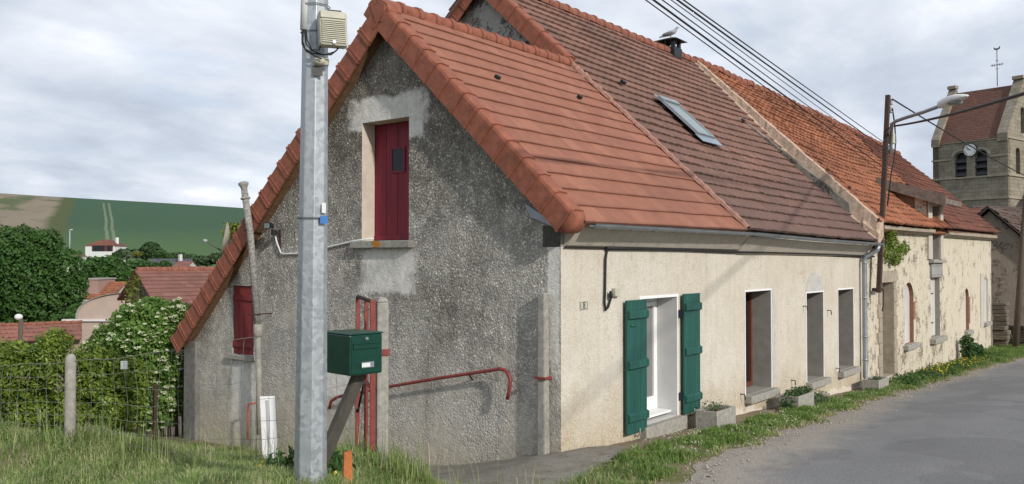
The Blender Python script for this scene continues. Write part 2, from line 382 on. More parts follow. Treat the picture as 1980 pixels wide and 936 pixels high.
def m_rubble(key, stone=(.30,.235,.15), plaster=(.57,.48,.345), cover=.5, sc=5.5, dark=(.11,.08,.05), grey=0):
    k = NT(key, .95, .12)
    w = k.n('ShaderNodeVectorMath', operation='MULTIPLY_ADD'); k.l(k.noise(3.5, 4, .6, col=True), w.inputs[0]); w.inputs[1].default_value = (.16,)*3; k.l(k.co, w.inputs[2])
    st = k.map(w.outputs[0], (1, 1, 1.45))
    e = k.vor(sc, st, 'DISTANCE_TO_EDGE'); v = k.n('ShaderNodeTexVoronoi'); k.l(st, v.inputs['Vector']); v.inputs['Scale'].default_value = sc
    sv = k.xyz(v.outputs['Color'])[0]
    s1 = k.ramp(sv, [(0, scale3(stone, .45)), (.4, scale3(stone, .85)), (.75, scale3(stone, 1.25)), (1, scale3(stone, 1.6))])
    s1 = k.mix(k.rng(k.noise(26, 4, .7), .3, .7), k.mix(1, s1, (.7,.68,.65), 'MULTIPLY'), s1)
    joint = k.rng(e, .02, .16, .8, 0)
    s1 = k.mix(joint, s1, k.mix(k.rng(k.noise(2.2, 3), .42, .58), dark, scale3(plaster, .72)))
    pn = k.noise(1.9, 9, .76, k.map(k.co, (1, 1, .85), (2.2, 0, 1)))
    pm = k.rng(k.math('ADD', pn, k.math('MULTIPLY', k.noise(13, 6, .78), .40)), .80-cover*.36, .86-cover*.36)
    pl = k.mix(k.ramp(k.noise(24, 5, .75), [(.35, 0), (.65, 1)]), scale3(plaster, .78), scale3(plaster, 1.12))
    pl = k.mix(k.math('MULTIPLY', k.ramp(k.noise(1, 6, .7, k.map(k.co, (5, 5, .4))), [(.5, 0), (.75, 1)]), .5), pl, scale3(plaster, .62))
    k.color(k.mix(pm, s1, pl))
    h = k.math('ADD', k.math('MULTIPLY', k.rng(e, 0, .14), k.math('MULTIPLY', k.math('SUBTRACT', 1, pm), 1.0)), k.math('ADD', k.math('MULTIPLY', pm, .9), k.math('ADD', k.math('MULTIPLY', k.noise(30, 4, .7), .35), k.math('MULTIPLY', k.noise(5, 6, .7), .6))))
    k.bump(h, .9, .05); MT[key] = k.m
m_rubble('rubble_plaster', (.45,.39,.295), (.60,.535,.42), cover=.52, sc=7, dark=(.30,.245,.175)); m_rubble('rubble_pale', (.47,.41,.315), (.61,.545,.43), cover=.62, sc=7.5, dark=(.33,.27,.20)); m_rubble('rubble_grey', (.15,.14,.125), (.24,.22,.19), .45, 5.0, (.06,.055,.05))
m_rubble('rubble_far', (.24,.19,.145), (.31,.255,.20), .55, 5.5, (.12,.09,.065))
m_rubble('dark_gable', (.20,.19,.175), (.38,.37,.345), .5, 16, (.09,.085,.08))

def m_ashlar(key, c, c2, sc=1.0, stain=.5):
    k = NT(key, .95, .12); x = k.n('ShaderNodeTexBrick'); s = k.xyz(k.uv)
    cmb = k.n('ShaderNodeCombineXYZ'); k.l(s[0], cmb.inputs[0]); k.l(s[1], cmb.inputs[1]); k.l(cmb.outputs[0], x.inputs['Vector'])
    x.inputs['Color1'].default_value = (*c, 1); x.inputs['Color2'].default_value = (*c2, 1); x.inputs['Mortar'].default_value = (*scale3(c, .72), 1)
    x.inputs['Scale'].default_value = sc; x.inputs['Brick Width'].default_value = .62; x.inputs['Row Height'].default_value = .3; x.inputs['Mortar Size'].default_value = .012
    col = k.mix(k.rng(k.noise(1.1, 7, .75), .42, .72), x.outputs['Color'], k.mix(1, x.outputs['Color'], (.55,.53,.5), 'MULTIPLY'))
    col = k.mix(k.math('MULTIPLY', k.ramp(k.noise(6, 6, .75), [(.55, 0), (.7, 1)]), stain), col, scale3(c, 1.35))
    k.color(col); k.bump(k.math('ADD', x.outputs['Fac'], k.noise(14, 5, .7)), .5, .03); MT[key] = k.m
m_ashlar('church_stone', (.25,.22,.17), (.315,.278,.218), 1.0, .7)
m_ashlar('block_infill', (.37,.34,.275), (.33,.30,.24), 1.0, .2)
m_ashlar('concrete_block', (.33,.325,.31), (.30,.295,.28), 1.0, .15)
m_ashlar('brick_red', (.33,.16,.10), (.36,.24,.165), 3.2, .4)

def m_leaf(key, c1, c2, trans=.3, rough=.5):
    k = NT(key, rough, .3); a = k.n('ShaderNodeAttribute', attribute_name='var')
    c = k.ramp(a.outputs['Fac'], [(0, c1), (1, c2)]); k.color(c)
    tr = k.n('ShaderNodeBsdfTranslucent'); k.l(k.mix(1, c, (1.3,1.4,.7), 'MULTIPLY'), tr.inputs[0])
    ms = k.n('ShaderNodeMixShader'); ms.inputs[0].default_value = trans; k.l(k.b.outputs[0], ms.inputs[1]); k.l(tr.outputs[0], ms.inputs[2])
    k.l(ms.outputs[0], k.t.nodes['Material Output'].inputs[0]); MT[key] = k.m
m_leaf('leaf_dark', (.028,.078,.017), (.085,.17,.038)); m_leaf('leaf_mid', (.028,.07,.018), (.07,.14,.04)); m_leaf('leaf_elder', (.06,.14,.022), (.18,.29,.065))
m_leaf('leaf_laurel', (.055,.115,.016), (.24,.31,.046), .25, .35); m_leaf('leaf_yellow', (.12,.15,.03), (.2,.2,.04)); m_leaf('petal_white', (.42,.45,.27), (.60,.61,.44), .2, .8)
m_leaf('petal_yellow', (.60,.42,.02), (.75,.55,.04), .2, .8); m_leaf('leaf_far', (.03,.07,.03), (.075,.125,.045)); m_leaf('leaf_pale', (.08,.12,.06), (.14,.18,.10))
def m_grass(key, g1, g2, dry):
    k = NT(key, .6, .25); a = k.n('ShaderNodeAttribute', attribute_name='var')
    c = k.ramp(a.outputs['Fac'], [(0, g1), (.62, g2), (.78, scale3(dry, .8)), (1, dry)]); k.color(c)
    tr = k.n('ShaderNodeBsdfTranslucent'); k.l(c, tr.inputs[0]); ms = k.n('ShaderNodeMixShader'); ms.inputs[0].default_value = .3
    k.l(k.b.outputs[0], ms.inputs[1]); k.l(tr.outputs[0], ms.inputs[2]); k.l(ms.outputs[0], k.t.nodes['Material Output'].inputs[0]); MT[key] = k.m
m_grass('grass_long', (.105,.185,.04), (.30,.37,.125), (.56,.50,.31)); m_grass('grass_short', (.08,.165,.03), (.22,.32,.08), (.46,.38,.22))
# ------------------------------------------------------------------ lie of the land
_ctl = [(-1,0,0),(0,.38,-.09),(0,2.7,-.57),(0,5,-.78),(0,8.6,-.88),(0,0,0),(0,-1.5,.10),(6,0,-.30),(6,-1.3,-.24),(14,0,-.73),(14,-1.2,-.68),(20,0,-.97),(20,-1.3,-.95),(33,0,-1.27),(33,-1.5,-1.24),
 (0,-5,.28),(6,-5,.03),(14,-5,-.42),(33,-5,-1.08),(-9.5,-6.5,1.0),(-5,-5,.62),(-14,-7,1.3),(0,-9,.4),(14,-9,-.3),(33,-9,-1.0),(-5.2,-1.26,.84),(-4.4,-2.2,.42),(-4.0,-.6,.50),(-3.7,.6,.44),(-2.6,-.6,.10),(-3.15,.25,.47),(-4.7,3.65,.46),(-6.46,1.16,.46),(-5.7,2.8,.40),(-7.2,2.6,.52),(-7.5,4,.6),
 (-6.5,8,.55),(-2.3,.25,.03),(-.95,-.95,.08),(-1.2,1.4,-.32),(-3.3,-1.6,.20),(-1.6,5,-.62),(-2.4,7.5,-.5),(0,11,-1.1),(-2.5,12,-.95),(5,14,-1.8),(-6,14,-.35),(-4.2,8,.05),(6,12,-1.6),(14,10,-1.9),(20,8,-2),(33,8,-2),
 (50,-3,-1.8),(60,-20,-1.8),(60,20,-2.6),(100,0,-3),(-40,-40,2.5),(0,-50,1.5),(50,-50,0),(-50,0,2.5),(-40,40,1.5),(110,60,-6),(110,-60,-3)]
for b in (-900, -400, 0, 300, 600):
    for dd, z in ((26, -2.0), (42, -3.4), (80, -5.0), (130, -4.2)):
        p = pD(b, 500, dd); _ctl.append((p.x, p.y, z))
_ctl = np.array(_ctl, dtype=float)
def _U(r2): return np.where(r2 > 0, .5*r2*np.log(np.maximum(r2, 1e-12)), 0)
_n = len(_ctl); _K = _U(((_ctl[:, None, :2]-_ctl[None, :, :2])**2).sum(-1))+np.eye(_n)*.02
_Pm = np.c_[np.ones(_n), _ctl[:, :2]]
_A = np.zeros((_n+3, _n+3)); _A[:_n, :_n] = _K; _A[:_n, _n:] = _Pm; _A[_n:, :_n] = _Pm.T
_w = np.linalg.solve(_A, np.r_[_ctl[:, 2], 0, 0, 0])
def HH(P):
    P = np.asarray(P, dtype=float).reshape(-1, 2); out = np.empty(len(P))
    for i in range(0, len(P), 20000):
        q = P[i:i+20000]; z = _U(((q[:, None, :]-_ctl[None, :, :2])**2).sum(-1))@_w[:_n]+_w[_n]+q@_w[_n+1:]
        r = np.hypot(q[:, 0]-5, q[:, 1]); t = np.clip((r-95)/120, 0, 1); t = t*t*(3-2*t)
        out[i:i+20000] = z*(1-t)+(-7.0)*t
    return out
def H(x, y): return float(HH([(x, y)])[0])
def smooth_noise(x, y, s=1.0):
    return (np.sin(x*1.7*s+1.3)*np.cos(y*2.3*s-.7)+.6*np.sin(x*3.9*s-y*3.1*s+2.)+.4*np.sin(x*7.3*s+y*6.1*s))/2.0
# road edges along the street
_ex = np.array([-60,-14,-9,-5,-3,-.9,4,8.5,12.7,22.6,28,40,60,90.]); _ey = np.array([-9,-6.5,-4.9,-3.2,-2.5,-2.02,-1.72,-1.42,-1.22,-1.25,-1.8,-3.2,-6,-12.])
_rx = np.array([-60,-9,0,14,33,60,90.]); _ry = np.array([-15,-10.5,-8.6,-7.6,-7.2,-12,-18.])
def road_edge(x): return np.interp(x, _ex, _ey)

def ground_mat():
    k = NT('ground_soil_and_turf', 1, .1); P = k.pos; s = k.xyz(P)
    n = k.noise(1.1, 6, .7, P); n2 = k.noise(14, 5, .75, P)
    turf = k.mix(n2, (.09,.11,.035), (.20,.19,.085)); dirt = k.mix(n2, (.16,.12,.08), (.33,.27,.20))
    far = k.rng(k.math('ADD', k.math('ABSOLUTE', s[0]), k.math('ABSOLUTE', s[1])), 35, 60)
    nearwall = k.math('MULTIPLY', k.rng(s[1], -1.0, -.5), k.rng(s[0], .2, 1))
    m = k.rng(k.math('ADD', n, k.math('MULTIPLY', nearwall, .5)), .40, .56)
    c = k.mix(m, turf, dirt); c = k.mix(far, c, k.mix(n, (.05,.08,.025), (.085,.105,.04)))
    k.color(c); k.bump(k.math('ADD', n2, n), .8, .03); return k.m
def axis_steps(*segs): return np.unique(np.round(np.concatenate([np.linspace(a, b, n) for a, b, n in segs]), 4))
gx = axis_steps((-1200,-120,12),(-120,-14,22),(-14,12,150),(12,40,80),(40,140,30),(140,1200,12)); gy = axis_steps((-1200,-120,10),(-120,-14,18),(-14,16,170),(16,60,50),(60,160,26),(160,1200,12))
GX, GY = np.meshgrid(gx, gy, indexing='ij'); gp = np.c_[GX.ravel(), GY.ravel()]; gz = HH(gp)+.012*smooth_noise(gp[:, 0], gp[:, 1], 2.2)*(np.abs(gp).max(1) < 30)
# the road bed is cut a little below the tarmac
_re = road_edge(gp[:, 0]); _rr = np.interp(gp[:, 0], _rx, _ry); _in = np.clip(np.minimum((_re-.25)-gp[:, 1], gp[:, 1]-(_rr+.25))/.3, 0, 1); gz -= .10*_in
nx, ny = len(gx), len(gy); ii = (np.arange(nx-1)[:, None]*ny+np.arange(ny-1)[None]).ravel()
tag(arrays('ground', np.c_[gp, gz], np.c_[ii, ii+ny, ii+ny+1, ii+1], ground_mat(), kind='structure', smooth=True), 'sloping ground of worn turf and soil running down from the street to the valley', 'ground', kind='structure')

def road_mat():
    k = NT('worn_asphalt', .93, .25); s = k.xyz(k.uv); P = k.pos
    f = k.ramp(k.noise(48, 3, .85, P), [(.3, 0), (.7, 1)]); f2 = k.vor(60, P); m = k.noise(.7, 5, .65, P); md = k.noise(5, 5, .7, P)
    a = k.mix(f, (.15,.148,.145), (.305,.30,.292)); a = k.mix(k.rng(m, .35, .7), a, k.mix(1, a, (.86,.86,.87), 'MULTIPLY'))
    a = k.mix(k.rng(f2, .0, .22, .7, 0), a, (.30,.29,.27))
    tr = k.math('ABSOLUTE', k.math('SUBTRACT', k.math('ABSOLUTE', k.math('SUBTRACT', s[1], 2.7)), .85))
    a = k.mix(k.math('MULTIPLY', k.rng(tr, .15, .55, 1, 0), .25), a, k.mix(1, a, (.8,.8,.82), 'MULTIPLY'))
    pat = k.rng(k.noise(.32, 3, .5, k.map(P, (1,1.6,1), (2,7,0))), .52, .54); a = k.mix(k.math('MULTIPLY', pat, .5), a, k.mix(1, a, (.74,.74,.76), 'MULTIPLY'))
    crk = k.math('MULTIPLY', k.ramp(k.vor(.55, k.map(k.noise(1.1, 5, .65, P, True), (1.6,1.6,1.6)), 'DISTANCE_TO_EDGE'), [(0, 1), (.012, 0)]), k.rng(k.noise(.5, 2, .5, P), .48, .58)); a = k.mix(k.math('MULTIPLY', crk, .6), a, (.05,.05,.048))
    grav = k.mix(k.rng(k.noise(55, 4, .85, P), .32, .68), (.17,.145,.12), (.50,.45,.385))
    e = k.rng(k.math('SUBTRACT', k.math('ADD', s[1], k.math('MULTIPLY', k.math('SUBTRACT', md, .5), 1.1)), k.rng(s[0], 2, 14, .55, 0)), .0, .62, 1, 0)
    k.color(k.mix(e, a, grav)); k.bump(k.math('ADD', f, k.math('MULTIPLY', f2, .5)), .6, .012); return k.m
rxs = np.r_[np.arange(-50, -6, 1.0), np.arange(-6, 34, .2), np.arange(34, 86, 1.5)]; rv = np.r_[np.linspace(0, 1.2, 13), np.linspace(1.5, 6.4, 14)]
RV = []; RU = []
for x in rxs:
    y0 = road_edge(x)+.10*math.sin(x*2.1)+.07*math.sin(x*5.3+1)+.05*math.sin(x*11.7); yr = np.interp(x, _rx, _ry)
    for v in rv:
        RV.append((x, y0-(y0-yr)*v/6.4)); RU.append((x, v))
RZ = HH(RV)+.006+.022*np.array([min(1, u[1]/.35) for u in RU]); nv = len(rv); ii = (np.arange(len(rxs)-1)[:, None]*nv+np.arange(nv-1)[None]).ravel()
ro = arrays('road', np.c_[np.array(RV), RZ], np.c_[ii, ii+1, ii+nv+1, ii+nv], road_mat(), kind='structure', smooth=True)
ul = ro.data.uv_layers.new(name='UVMap'); vi = np.empty(len(ro.data.loops), dtype=np.int32); ro.data.loops.foreach_get('vertex_index', vi); ul.data.foreach_set('uv', np.array(RU)[vi].ravel().astype(np.float32))
tag(ro, 'patched grey asphalt lane with a crumbling gravel edge along the grass', 'road', kind='structure')

# concrete apron under the gable
def inside(poly, x, y):
    c = False; n = len(poly)
    for i in range(n):
        (x1, y1), (x2, y2) = poly[i], poly[(i+1) % n]
        if (y1 > y) != (y2 > y) and x < (x2-x1)*(y-y1)/(y2-y1)+x1: c = not c
    return c
ap = [(-.02,3.4),(-.9,3.3),(-1.6,2.4),(-2.3,1.5),(-2.75,.6),(-2.7,-.2),(-2.2,-.9),(-1.5,-1.15),(-.6,-1.05),(.1,-.85),(.62,-.62),(.7,-.25),(.55,-.015),(-.02,-.015)]
st = .07; AV = []; AF = []; idx = {}
def av(i, j):
    if (i, j) not in idx:
        idx[(i, j)] = len(AV); x = -3.1+i*st; y = -1.3+j*st
        AV.append((x+.02*math.sin(y*17), y+.02*math.sin(x*19), 0))
    return idx[(i, j)]
for i in range(60):
    for j in range(70):
        if inside(ap, -3.1+(i+.5)*st, -1.3+(j+.5)*st): AF.append((av(i, j), av(i+1, j), av(i+1, j+1), av(i, j+1)))
AV = np.array(AV); AV[:, 2] = HH(AV[:, :2])+.045
def apron_mat():
    k = NT('worn_concrete_apron', .95, .15); n = k.noise(3, 6, .7); f = k.noise(40, 4, .75)
    c = k.mix(f, (.16,.145,.12), (.34,.315,.27)); c = k.mix(k.rng(n, .45, .7), c, k.mix(1, c, (.62,.58,.5), 'MULTIPLY'))
    cr = k.ramp(k.vor(1.1, k.map(k.noise(1.5, 4, .6, col=True), (2,2,2)), 'DISTANCE_TO_EDGE'), [(0, 1), (.02, 0)])
    k.color(k.mix(k.math('MULTIPLY', cr, .6), c, (.08,.075,.05))); k.bump(k.math('ADD', f, k.math('MULTIPLY', n, 2)), .6, .02); return k.m
tag(arrays('concrete_apron', AV, AF, apron_mat(), smooth=True), 'cracked concrete apron at the foot of the grey gable corner', 'apron', kind='structure')

# ------------------------------------------------------------------ walls and roofs
def wall_faces(outline, holes, to3, inw, th, rdepth=.3, skip_back=True):
    """front sheet with its openings; returns (wall MB, list of reveal MB)"""
    inw = Vector(inw); mb = MB(); loops = [outline]+holes; pts = [p for l in loops for p in l]
    tri = tessellate_polygon([[Vector((a, b, 0)) for a, b in l] for l in loops])
    V = [to3(*p) for p in pts]; mb.add(V, [tuple(t) for t in tri])
    n = len(outline); o = len(mb.v); mb.add([to3(*p)+inw*th for p in outline], [])
    for i in range(n):
        j = (i+1) % n; mb.f.append([i, j, o+j, o+i]); mb.sm.append(False)
    rev = []
    for h in holes:
        r = MB(); m = len(h); r.add([to3(*p) for p in h]+[to3(*p)+inw*rdepth for p in h], [(i, (i+1) % m, m+(i+1) % m, m+i) for i in range(m)]); rev.append(r)
    return mb, rev
def GX0(y, z): return Vector((0, y, z))
def SY0(x, z): return Vector((x, 0, z))
def rect(a0, a1, b0, b1): return [(a0, b0), (a1, b0), (a1, b1), (a0, b1)]
def arch(a0, a1, b0, b1, k=8):
    r = (a1-a0)/2; c = (a0+a1)/2; s = min(r, .5*(a1-a0)); h = r*.75
    return [(a0, b0), (a1, b0)]+[(c+r*math.cos(t), b1-h+h*math.sin(t)) for t in [math.pi*i/k for i in range(k+1)]]

def tiled(A, B, Cc, D, gauge, width, amp, lift, name, mat, parent, sag=0.0, jit=.004, per=6, thick=.05, drift=0.0, under=True):
    """tiles laid course by course between ridge A-B and eave D-C"""
    A, B, Cc, D = map(Vector, (A, B, Cc, D)); n = (Cc-D).cross(A-D).normalized()
    if n.z < 0: n = -n
    L = ((A-D).length+(B-Cc).length)/2; W = (Cc-D).length
    nc = max(2, round(L/gauge)); ntile = max(2, round(W/width))
    def P(u, v): return (D.lerp(Cc, u)).lerp(A.lerp(B, u), v)
    mb = MB(); 
    for i in range(nc):
        v0 = i/nc; v1 = (i+1)/nc; rows = [[], [], []]; off = .5*(i % 2)
        cw = drift*math.sin(i*1.7)+drift*.6*math.sin(i*.6+1)
        tl = [random.gauss(0, jit) for _ in range(ntile+2)]; ts = [random.gauss(0, jit*1.2)/L for _ in range(ntile+2)]
        for j in range(ntile*per+1):
            u = j/(ntile*per); tu = u*ntile+off; ti = min(int(tu+1e-6), ntile+1); fr = tu-int(tu+1e-6)
            w = amp*(math.cos(2*math.pi*fr)) if amp else 0
            if amp: w += amp*.5*math.cos(4*math.pi*fr)
            sg = -sag*math.sin(math.pi*u)*math.sin(math.pi*min(1, v0+.02))+cw*math.sin(u*9+i)
            e = v0+ts[ti]-.02/L
            rows[0].append(P(u, e)+n*(sg-.004)); rows[1].append(P(u, e)+n*(lift+w+tl[ti]+sg)); rows[2].append(P(u, v1+.012/L)+n*(max(.002, w*.8+.004)+sg))
        k = ntile*per+1; o = len(mb.v); mb.v += rows[0]+rows[1]+rows[2]
        for j in range(k-1):
            for r in (0, 1):
                fi = len(mb.f); mb.f.append([o+r*k+j, o+r*k+j+1, o+(r+1)*k+j+1, o+(r+1)*k+j]); mb.sm.append(False)
                u0 = j/per+off; u1 = (j+1)/per+off; va, vb = (i+.001, i+.02) if r == 0 else (i+.02, i+.999)
                e = 1e-4; mb.uv[fi] = [(u0+e, va), (u1-e, va), (u1-e, vb), (u0+e, vb)]
    if under:
        q = [A, B, Cc, D]; dn_ = .012+sag*1.15+drift*2.2; o = len(mb.v); mb.v += [p-n*dn_ for p in q]+[p-n*(dn_+thick) for p in q]
        for f in [(0,1,2,3),(7,6,5,4),(0,4,5,1),(1,5,6,2),(2,6,7,3),(3,7,4,0)]: mb.f.append([o+i for i in f]); mb.sm.append(False)
    return mb.build(name, mat, parent, recalc=False), n
def slope_plane(z0, y0, pitch): return Vector((0, y0, z0)), Vector((0, -math.sin(pitch), math.cos(pitch)))

# ================================================================== HOUSE NUMBER 8 (grey gable)
cot = thing('cottage', 'gabled cottage with grey roughcast gable end, cream street wall and new orange tile roof', 'house', (2.7, 4, -.2))
hatch = rect(2.84, 3.90, 2.91, 4.82)
a = pX(450, 552); b = pX(490, 688); swin = rect(b.y, a.y, b.z, a.z)
gab_out = [(.004, -1.4), (.004, 3.05), (3.44, 6.30), (8.78, 1.04), (8.78, -1.8)]
gw, rv_ = wall_faces(gab_out, [hatch, swin], GX0, (1,0,0), .32, .28)
gw.build('gable_wall', MT['roughcast'], cot)
rv_[0].build('hatch_reveal', MT['reveal_warm'], cot); rv_[1].build('shutter_reveal', MT['cement'], cot)
# pale render patches with ragged outlines, 6 mm proud
def patch(pxs, name, mat, parent, off=-.006, plane='X', jag=.03):
    poly = [pX(x, y, off) if plane == 'X' else pY(x, y, off) for x, y in pxs]; out = []
    for i, p in enumerate(poly):
        q = poly[(i+1) % len(poly)]; m = max(1, int((q-p).length/.09))
        for t in range(m):
            r = p.lerp(q, t/m); g = random.uniform(-jag, jag); h = random.uniform(-jag, jag)
            out.append(r+(Vector((0, g, h)) if plane == 'X' else Vector((g, 0, h))))
    tri = tessellate_polygon([[Vector((p.y if plane == 'X' else p.x, p.z, 0)) for p in out]]); mb = MB(); mb.add(out, [tuple(t) for t in tri])
    return mb.build(name, mat, parent)
0 and patch([(697,240),(699,300),(690,238),(659,245),(672,228),(700,218),(716,200),(745,193),(792,196),(815,204),(836,208),(823,222),(802,228),(806,252),(793,262),(792,228),(745,232)], 'cement_patch', MT['cement_light'], cot)
0 and patch([(703,482),(792,480),(800,530),(790,560),(795,600),(760,570),(725,562),(700,560),(690,520)], 'cement_patch', MT['cement'], cot, jag=.05)
0 and patch([(430,692),(470,698),(493,702),(497,770),(494,850),(455,850),(452,740),(436,715)], 'cement_patch', MT['cement'], cot, jag=.03)
0 and patch([(1058,590),(1086,470),(1086,452),(1072,448),(1066,520),(1072,580),(1066,600),(1064,880),(1086,884),(1086,600)], 'cement_patch', MT['cement'], cot, jag=.02)
# hatch: door, small pane, sill
hx = .285
dmb = MB(); w = (3.90-2.84)/4
for i in range(4): dmb.bbox((hx, 2.84+i*w+.004, 2.93), (hx+.035, 2.84+(i+1)*w-.004, 4.82))
dmb.bbox((hx+.012, 2.842, 2.93), (hx+.04, 3.898, 4.815)); dmb.bbox((hx-.03, 2.85, 2.925), (hx-.002, 3.88, 3.0))
hd = dmb.build('loft_door', MT['red_wood'], cot, bevel=.004)
c0 = pX(757, 286, hx); c1 = pX(784, 333, hx); f = MB()
for lo, hi in (((c1.y, c1.z), (c1.y+.03, c0.z)), ((c0.y-.03, c1.z), (c0.y, c0.z)), ((c1.y+.03, c0.z-.03), (c0.y-.03, c0.z)), ((c1.y+.03, c1.z), (c0.y-.03, c1.z+.03))): f.bbox((hx-.018, lo[0], lo[1]), (hx-.002, hi[0], hi[1]))
pf = f.build('pane_frame', MT['red_wood'], hd)
MB().bbox((hx-.008, c1.y+.03, c1.z+.03), (hx-.003, c0.y-.03, c0.z-.03)).build('pane', MT['dark_glass'], hd)
s0 = pX(686, 472); s1 = pX(800, 472)
MB().bbox((-.11, s1.y, 2.79), (.27, s0.y, 2.905)).build('hatch_sill', MT['concrete'], cot, bevel=.012)
MB().prism([pX(720,466,-.113), pX(733,466,-.113), pX(736,472,-.113), pX(731,479,-.113), pX(722,477,-.113)], (-.004,0,0)).build('lichen_spot', MT['ochre_lichen'], cot)
# little red shutter
y0, y1, z0, z1 = b.y, a.y, b.z, a.z; m = MB()
for i in range(4): m.bbox((.03, y0+(y1-y0)*i/4+.004, z0), (.06, y0+(y1-y0)*(i+1)/4-.004, z1))
m.bbox((.045, y0+.004, z0+.005), (.07, y1-.004, z1-.005)); sh = m.build('small_shutter', MT['red_wood_old'], cot, bevel=.003)
for zz in (z0+.18, z1-.22): MB().bbox((.002, y0+.01, zz-.05), (.028, y1+.03, zz+.05)).build('shutter_batten', MT['red_wood_old'], sh, bevel=.003)
MB().bbox((-.09, y0-.08, z0-.09), (.2, y1+.06, z0-.003)).build('small_sill', MT['concrete'], cot, bevel=.01)
# pier at the low corner
MB().hexa([(-.10,8.44,-1.5),(.3,8.44,-1.5),(.3,8.86,-1.5),(-.10,8.86,-1.5),(-.10,8.46,1.02),(.3,8.46,1.02),(.3,8.86,1.02),(-.10,8.86,1.02)]).build('corner_pier', MT['concrete_dark'], cot, bevel=.02)
# street wall
def zb(x): return H(x, -.05)-.5
door = rect(2.19, 3.36, .05, 2.0)
sw, rs = wall_faces([(0.001, -.6), (5.75, -1.0), (5.75, 2.775), (0.001, 2.775)], [door], SY0, (0,1,0), .3, .42)
sw.build('street_wall', MT['cream'], cot); rs[0].build('door_reveal', MT['reveal_paint'], cot)
MB().prism([(.06,-.0,2.78),(.06,-.05,2.80),(.06,-.26,3.04),(.06,-.26,3.07),(.06,0,3.07)], (5.69,0,0)).build('cornice', MT['cornice_paint'], cot)
MB().prism([(-.0,0.002,2.775),(-.0,.3,2.775),(-.0,.3,3.07),(-.0,0.002,3.07)], (.058,0,0)).build('cornice_end', MT['concrete'], cot)
# flashing under the verge foot
MB().prism([pX(1015,392,-.01), pX(1086,440,-.01), pX(1086,447,-.01), pX(1066,436,-.01), pX(1028,420,-.01)], (-.025,0,0)).build('flashing', MT['zinc'], cot)
# French window
fw = MB(); Y = .42; fr = [(2.19,2.27),(3.28,3.36)]
for x0, x1 in fr: fw.bbox((x0, Y-.06, .14), (x1, Y, 2.0))
fw.bbox((2.27, Y-.06, 1.92), (3.28, Y, 2.0)); fw.bbox((2.27, Y-.06, .14), (3.28, Y, .22))
win = fw.build('french_window', MT['white_paint'], cot, bevel=.006)
for x0, x1 in ((2.275, 2.775), (2.78, 3.275)):
    l = MB(); 
    for u0, u1, w0, w1 in ((x0, x0+.075, .225, 1.915), (x1-.075, x1, .225, 1.915), (x0+.075, x1-.075, 1.84, 1.915), (x0+.075, x1-.075, .225, .36)): l.bbox((u0, Y-.085, w0), (u1, Y-.02, w1))
    lf = l.build('casement', MT['white_paint'], win, bevel=.006); MB().bbox((x0+.076, Y-.05, .361), (x1-.076, Y-.04, 1.839)).build('pane', MT['grey_glass'], lf)
MB().bbox((2.195, .10, .10), (3.355, Y, .138)).build('window_threshold', MT['white_paint'], cot, bevel=.008)
MB().bbox((2.12, -.12, -.17), (3.50, .40, .045)).build('door_sill', MT['concrete'], cot, bevel=.012)
t = MB()
for lo, hi in (((2.11,2.0),(3.42,2.045)), ((3.36,.05),(3.40,2.0)), ((2.13,.05),(2.188,2.0))): t.bbox((lo[0], -.008, lo[1]), (hi[0], .0-.001, hi[1]))
t.build('painted_surround', MT['white_paint'], cot)
def shutter(x0, x1, z0, z1, lbl, hinge, latch):
    s = MB(); n = 3
    ang = .0
    for i in range(n): s.bbox((x0+(x1-x0)*i/n+.002, -.085, z0), (x0+(x1-x0)*(i+1)/n-.002, -.05, z1))
    so = s.build('shutter', MT['green_wood'], cot, bevel=.004, label=lbl)
    for zz in (z0+.24, (z0+z1)/2+.03, z1-.22):
        MB().prism([(x0+.02,-.086,zz-.075),(x0+.02,-.125,zz-.05),(x0+.02,-.125,zz+.05),(x0+.02,-.086,zz+.075)], (x1-x0-.02,0,0)).build('batten', MT['green_wood'], so, bevel=.004)
    for zz in (z0+.3, z1-.32): MB().bbox((hinge-.035, -.05, zz-.06), (hinge+.035, -.010, zz+.06)).build('hinge', MT['black_metal'], so, bevel=.003)
    k = MB(); k.tube([(latch, 0, z0-.07), (latch, -.06, z0-.07), (latch, -.10, z0-.02), (latch, -.10, z0+.06)], .012); k.build('shutter_dog', MT['concrete'], so)
    return so
s_a = shutter(1.60, 2.20, .01, 2.0, 'green shutter folded back left of the French window', 2.17, 1.95); MB().tube([(1.70,-.086,1.62),(1.82,-.10,1.62)], .018).build('latch_bar', MT['green_wood'], s_a)
shutter(3.46, 4.06, .06, 2.04, 'green shutter folded back right of the French window', 3.43, 3.8)
# roof: street slope and catslide
RA, RD, RC = Vector((-.06, 3.40, 6.66)), Vector((-.06, -.40, 3.10)), Vector((5.36, -.38, 3.15)); RB = Vector((5.22, 3.40, 6.66))
ro1, n1 = tiled(RA, RB, RC, RD, .335, .30, .0, .030, 'street_roof', MT['tile_new'], cot, jit=.003, per=1)
ro1b, n1b = tiled(Vector((5.22,3.42,6.44)), Vector((-.06,3.42,6.44)), Vector((-.06,9.02,1.03)), Vector((5.3,9.02,1.03)), .335, .30, 0, .03, 'garden_roof', MT['tile_new'], cot, jit=.003, per=1)
# back wall and party wall close the volume
MB().bbox((.32, 8.5, -1.9), (5.5, 8.78, 1.2)).build('garden_wall_face', MT['roughcast'], cot)
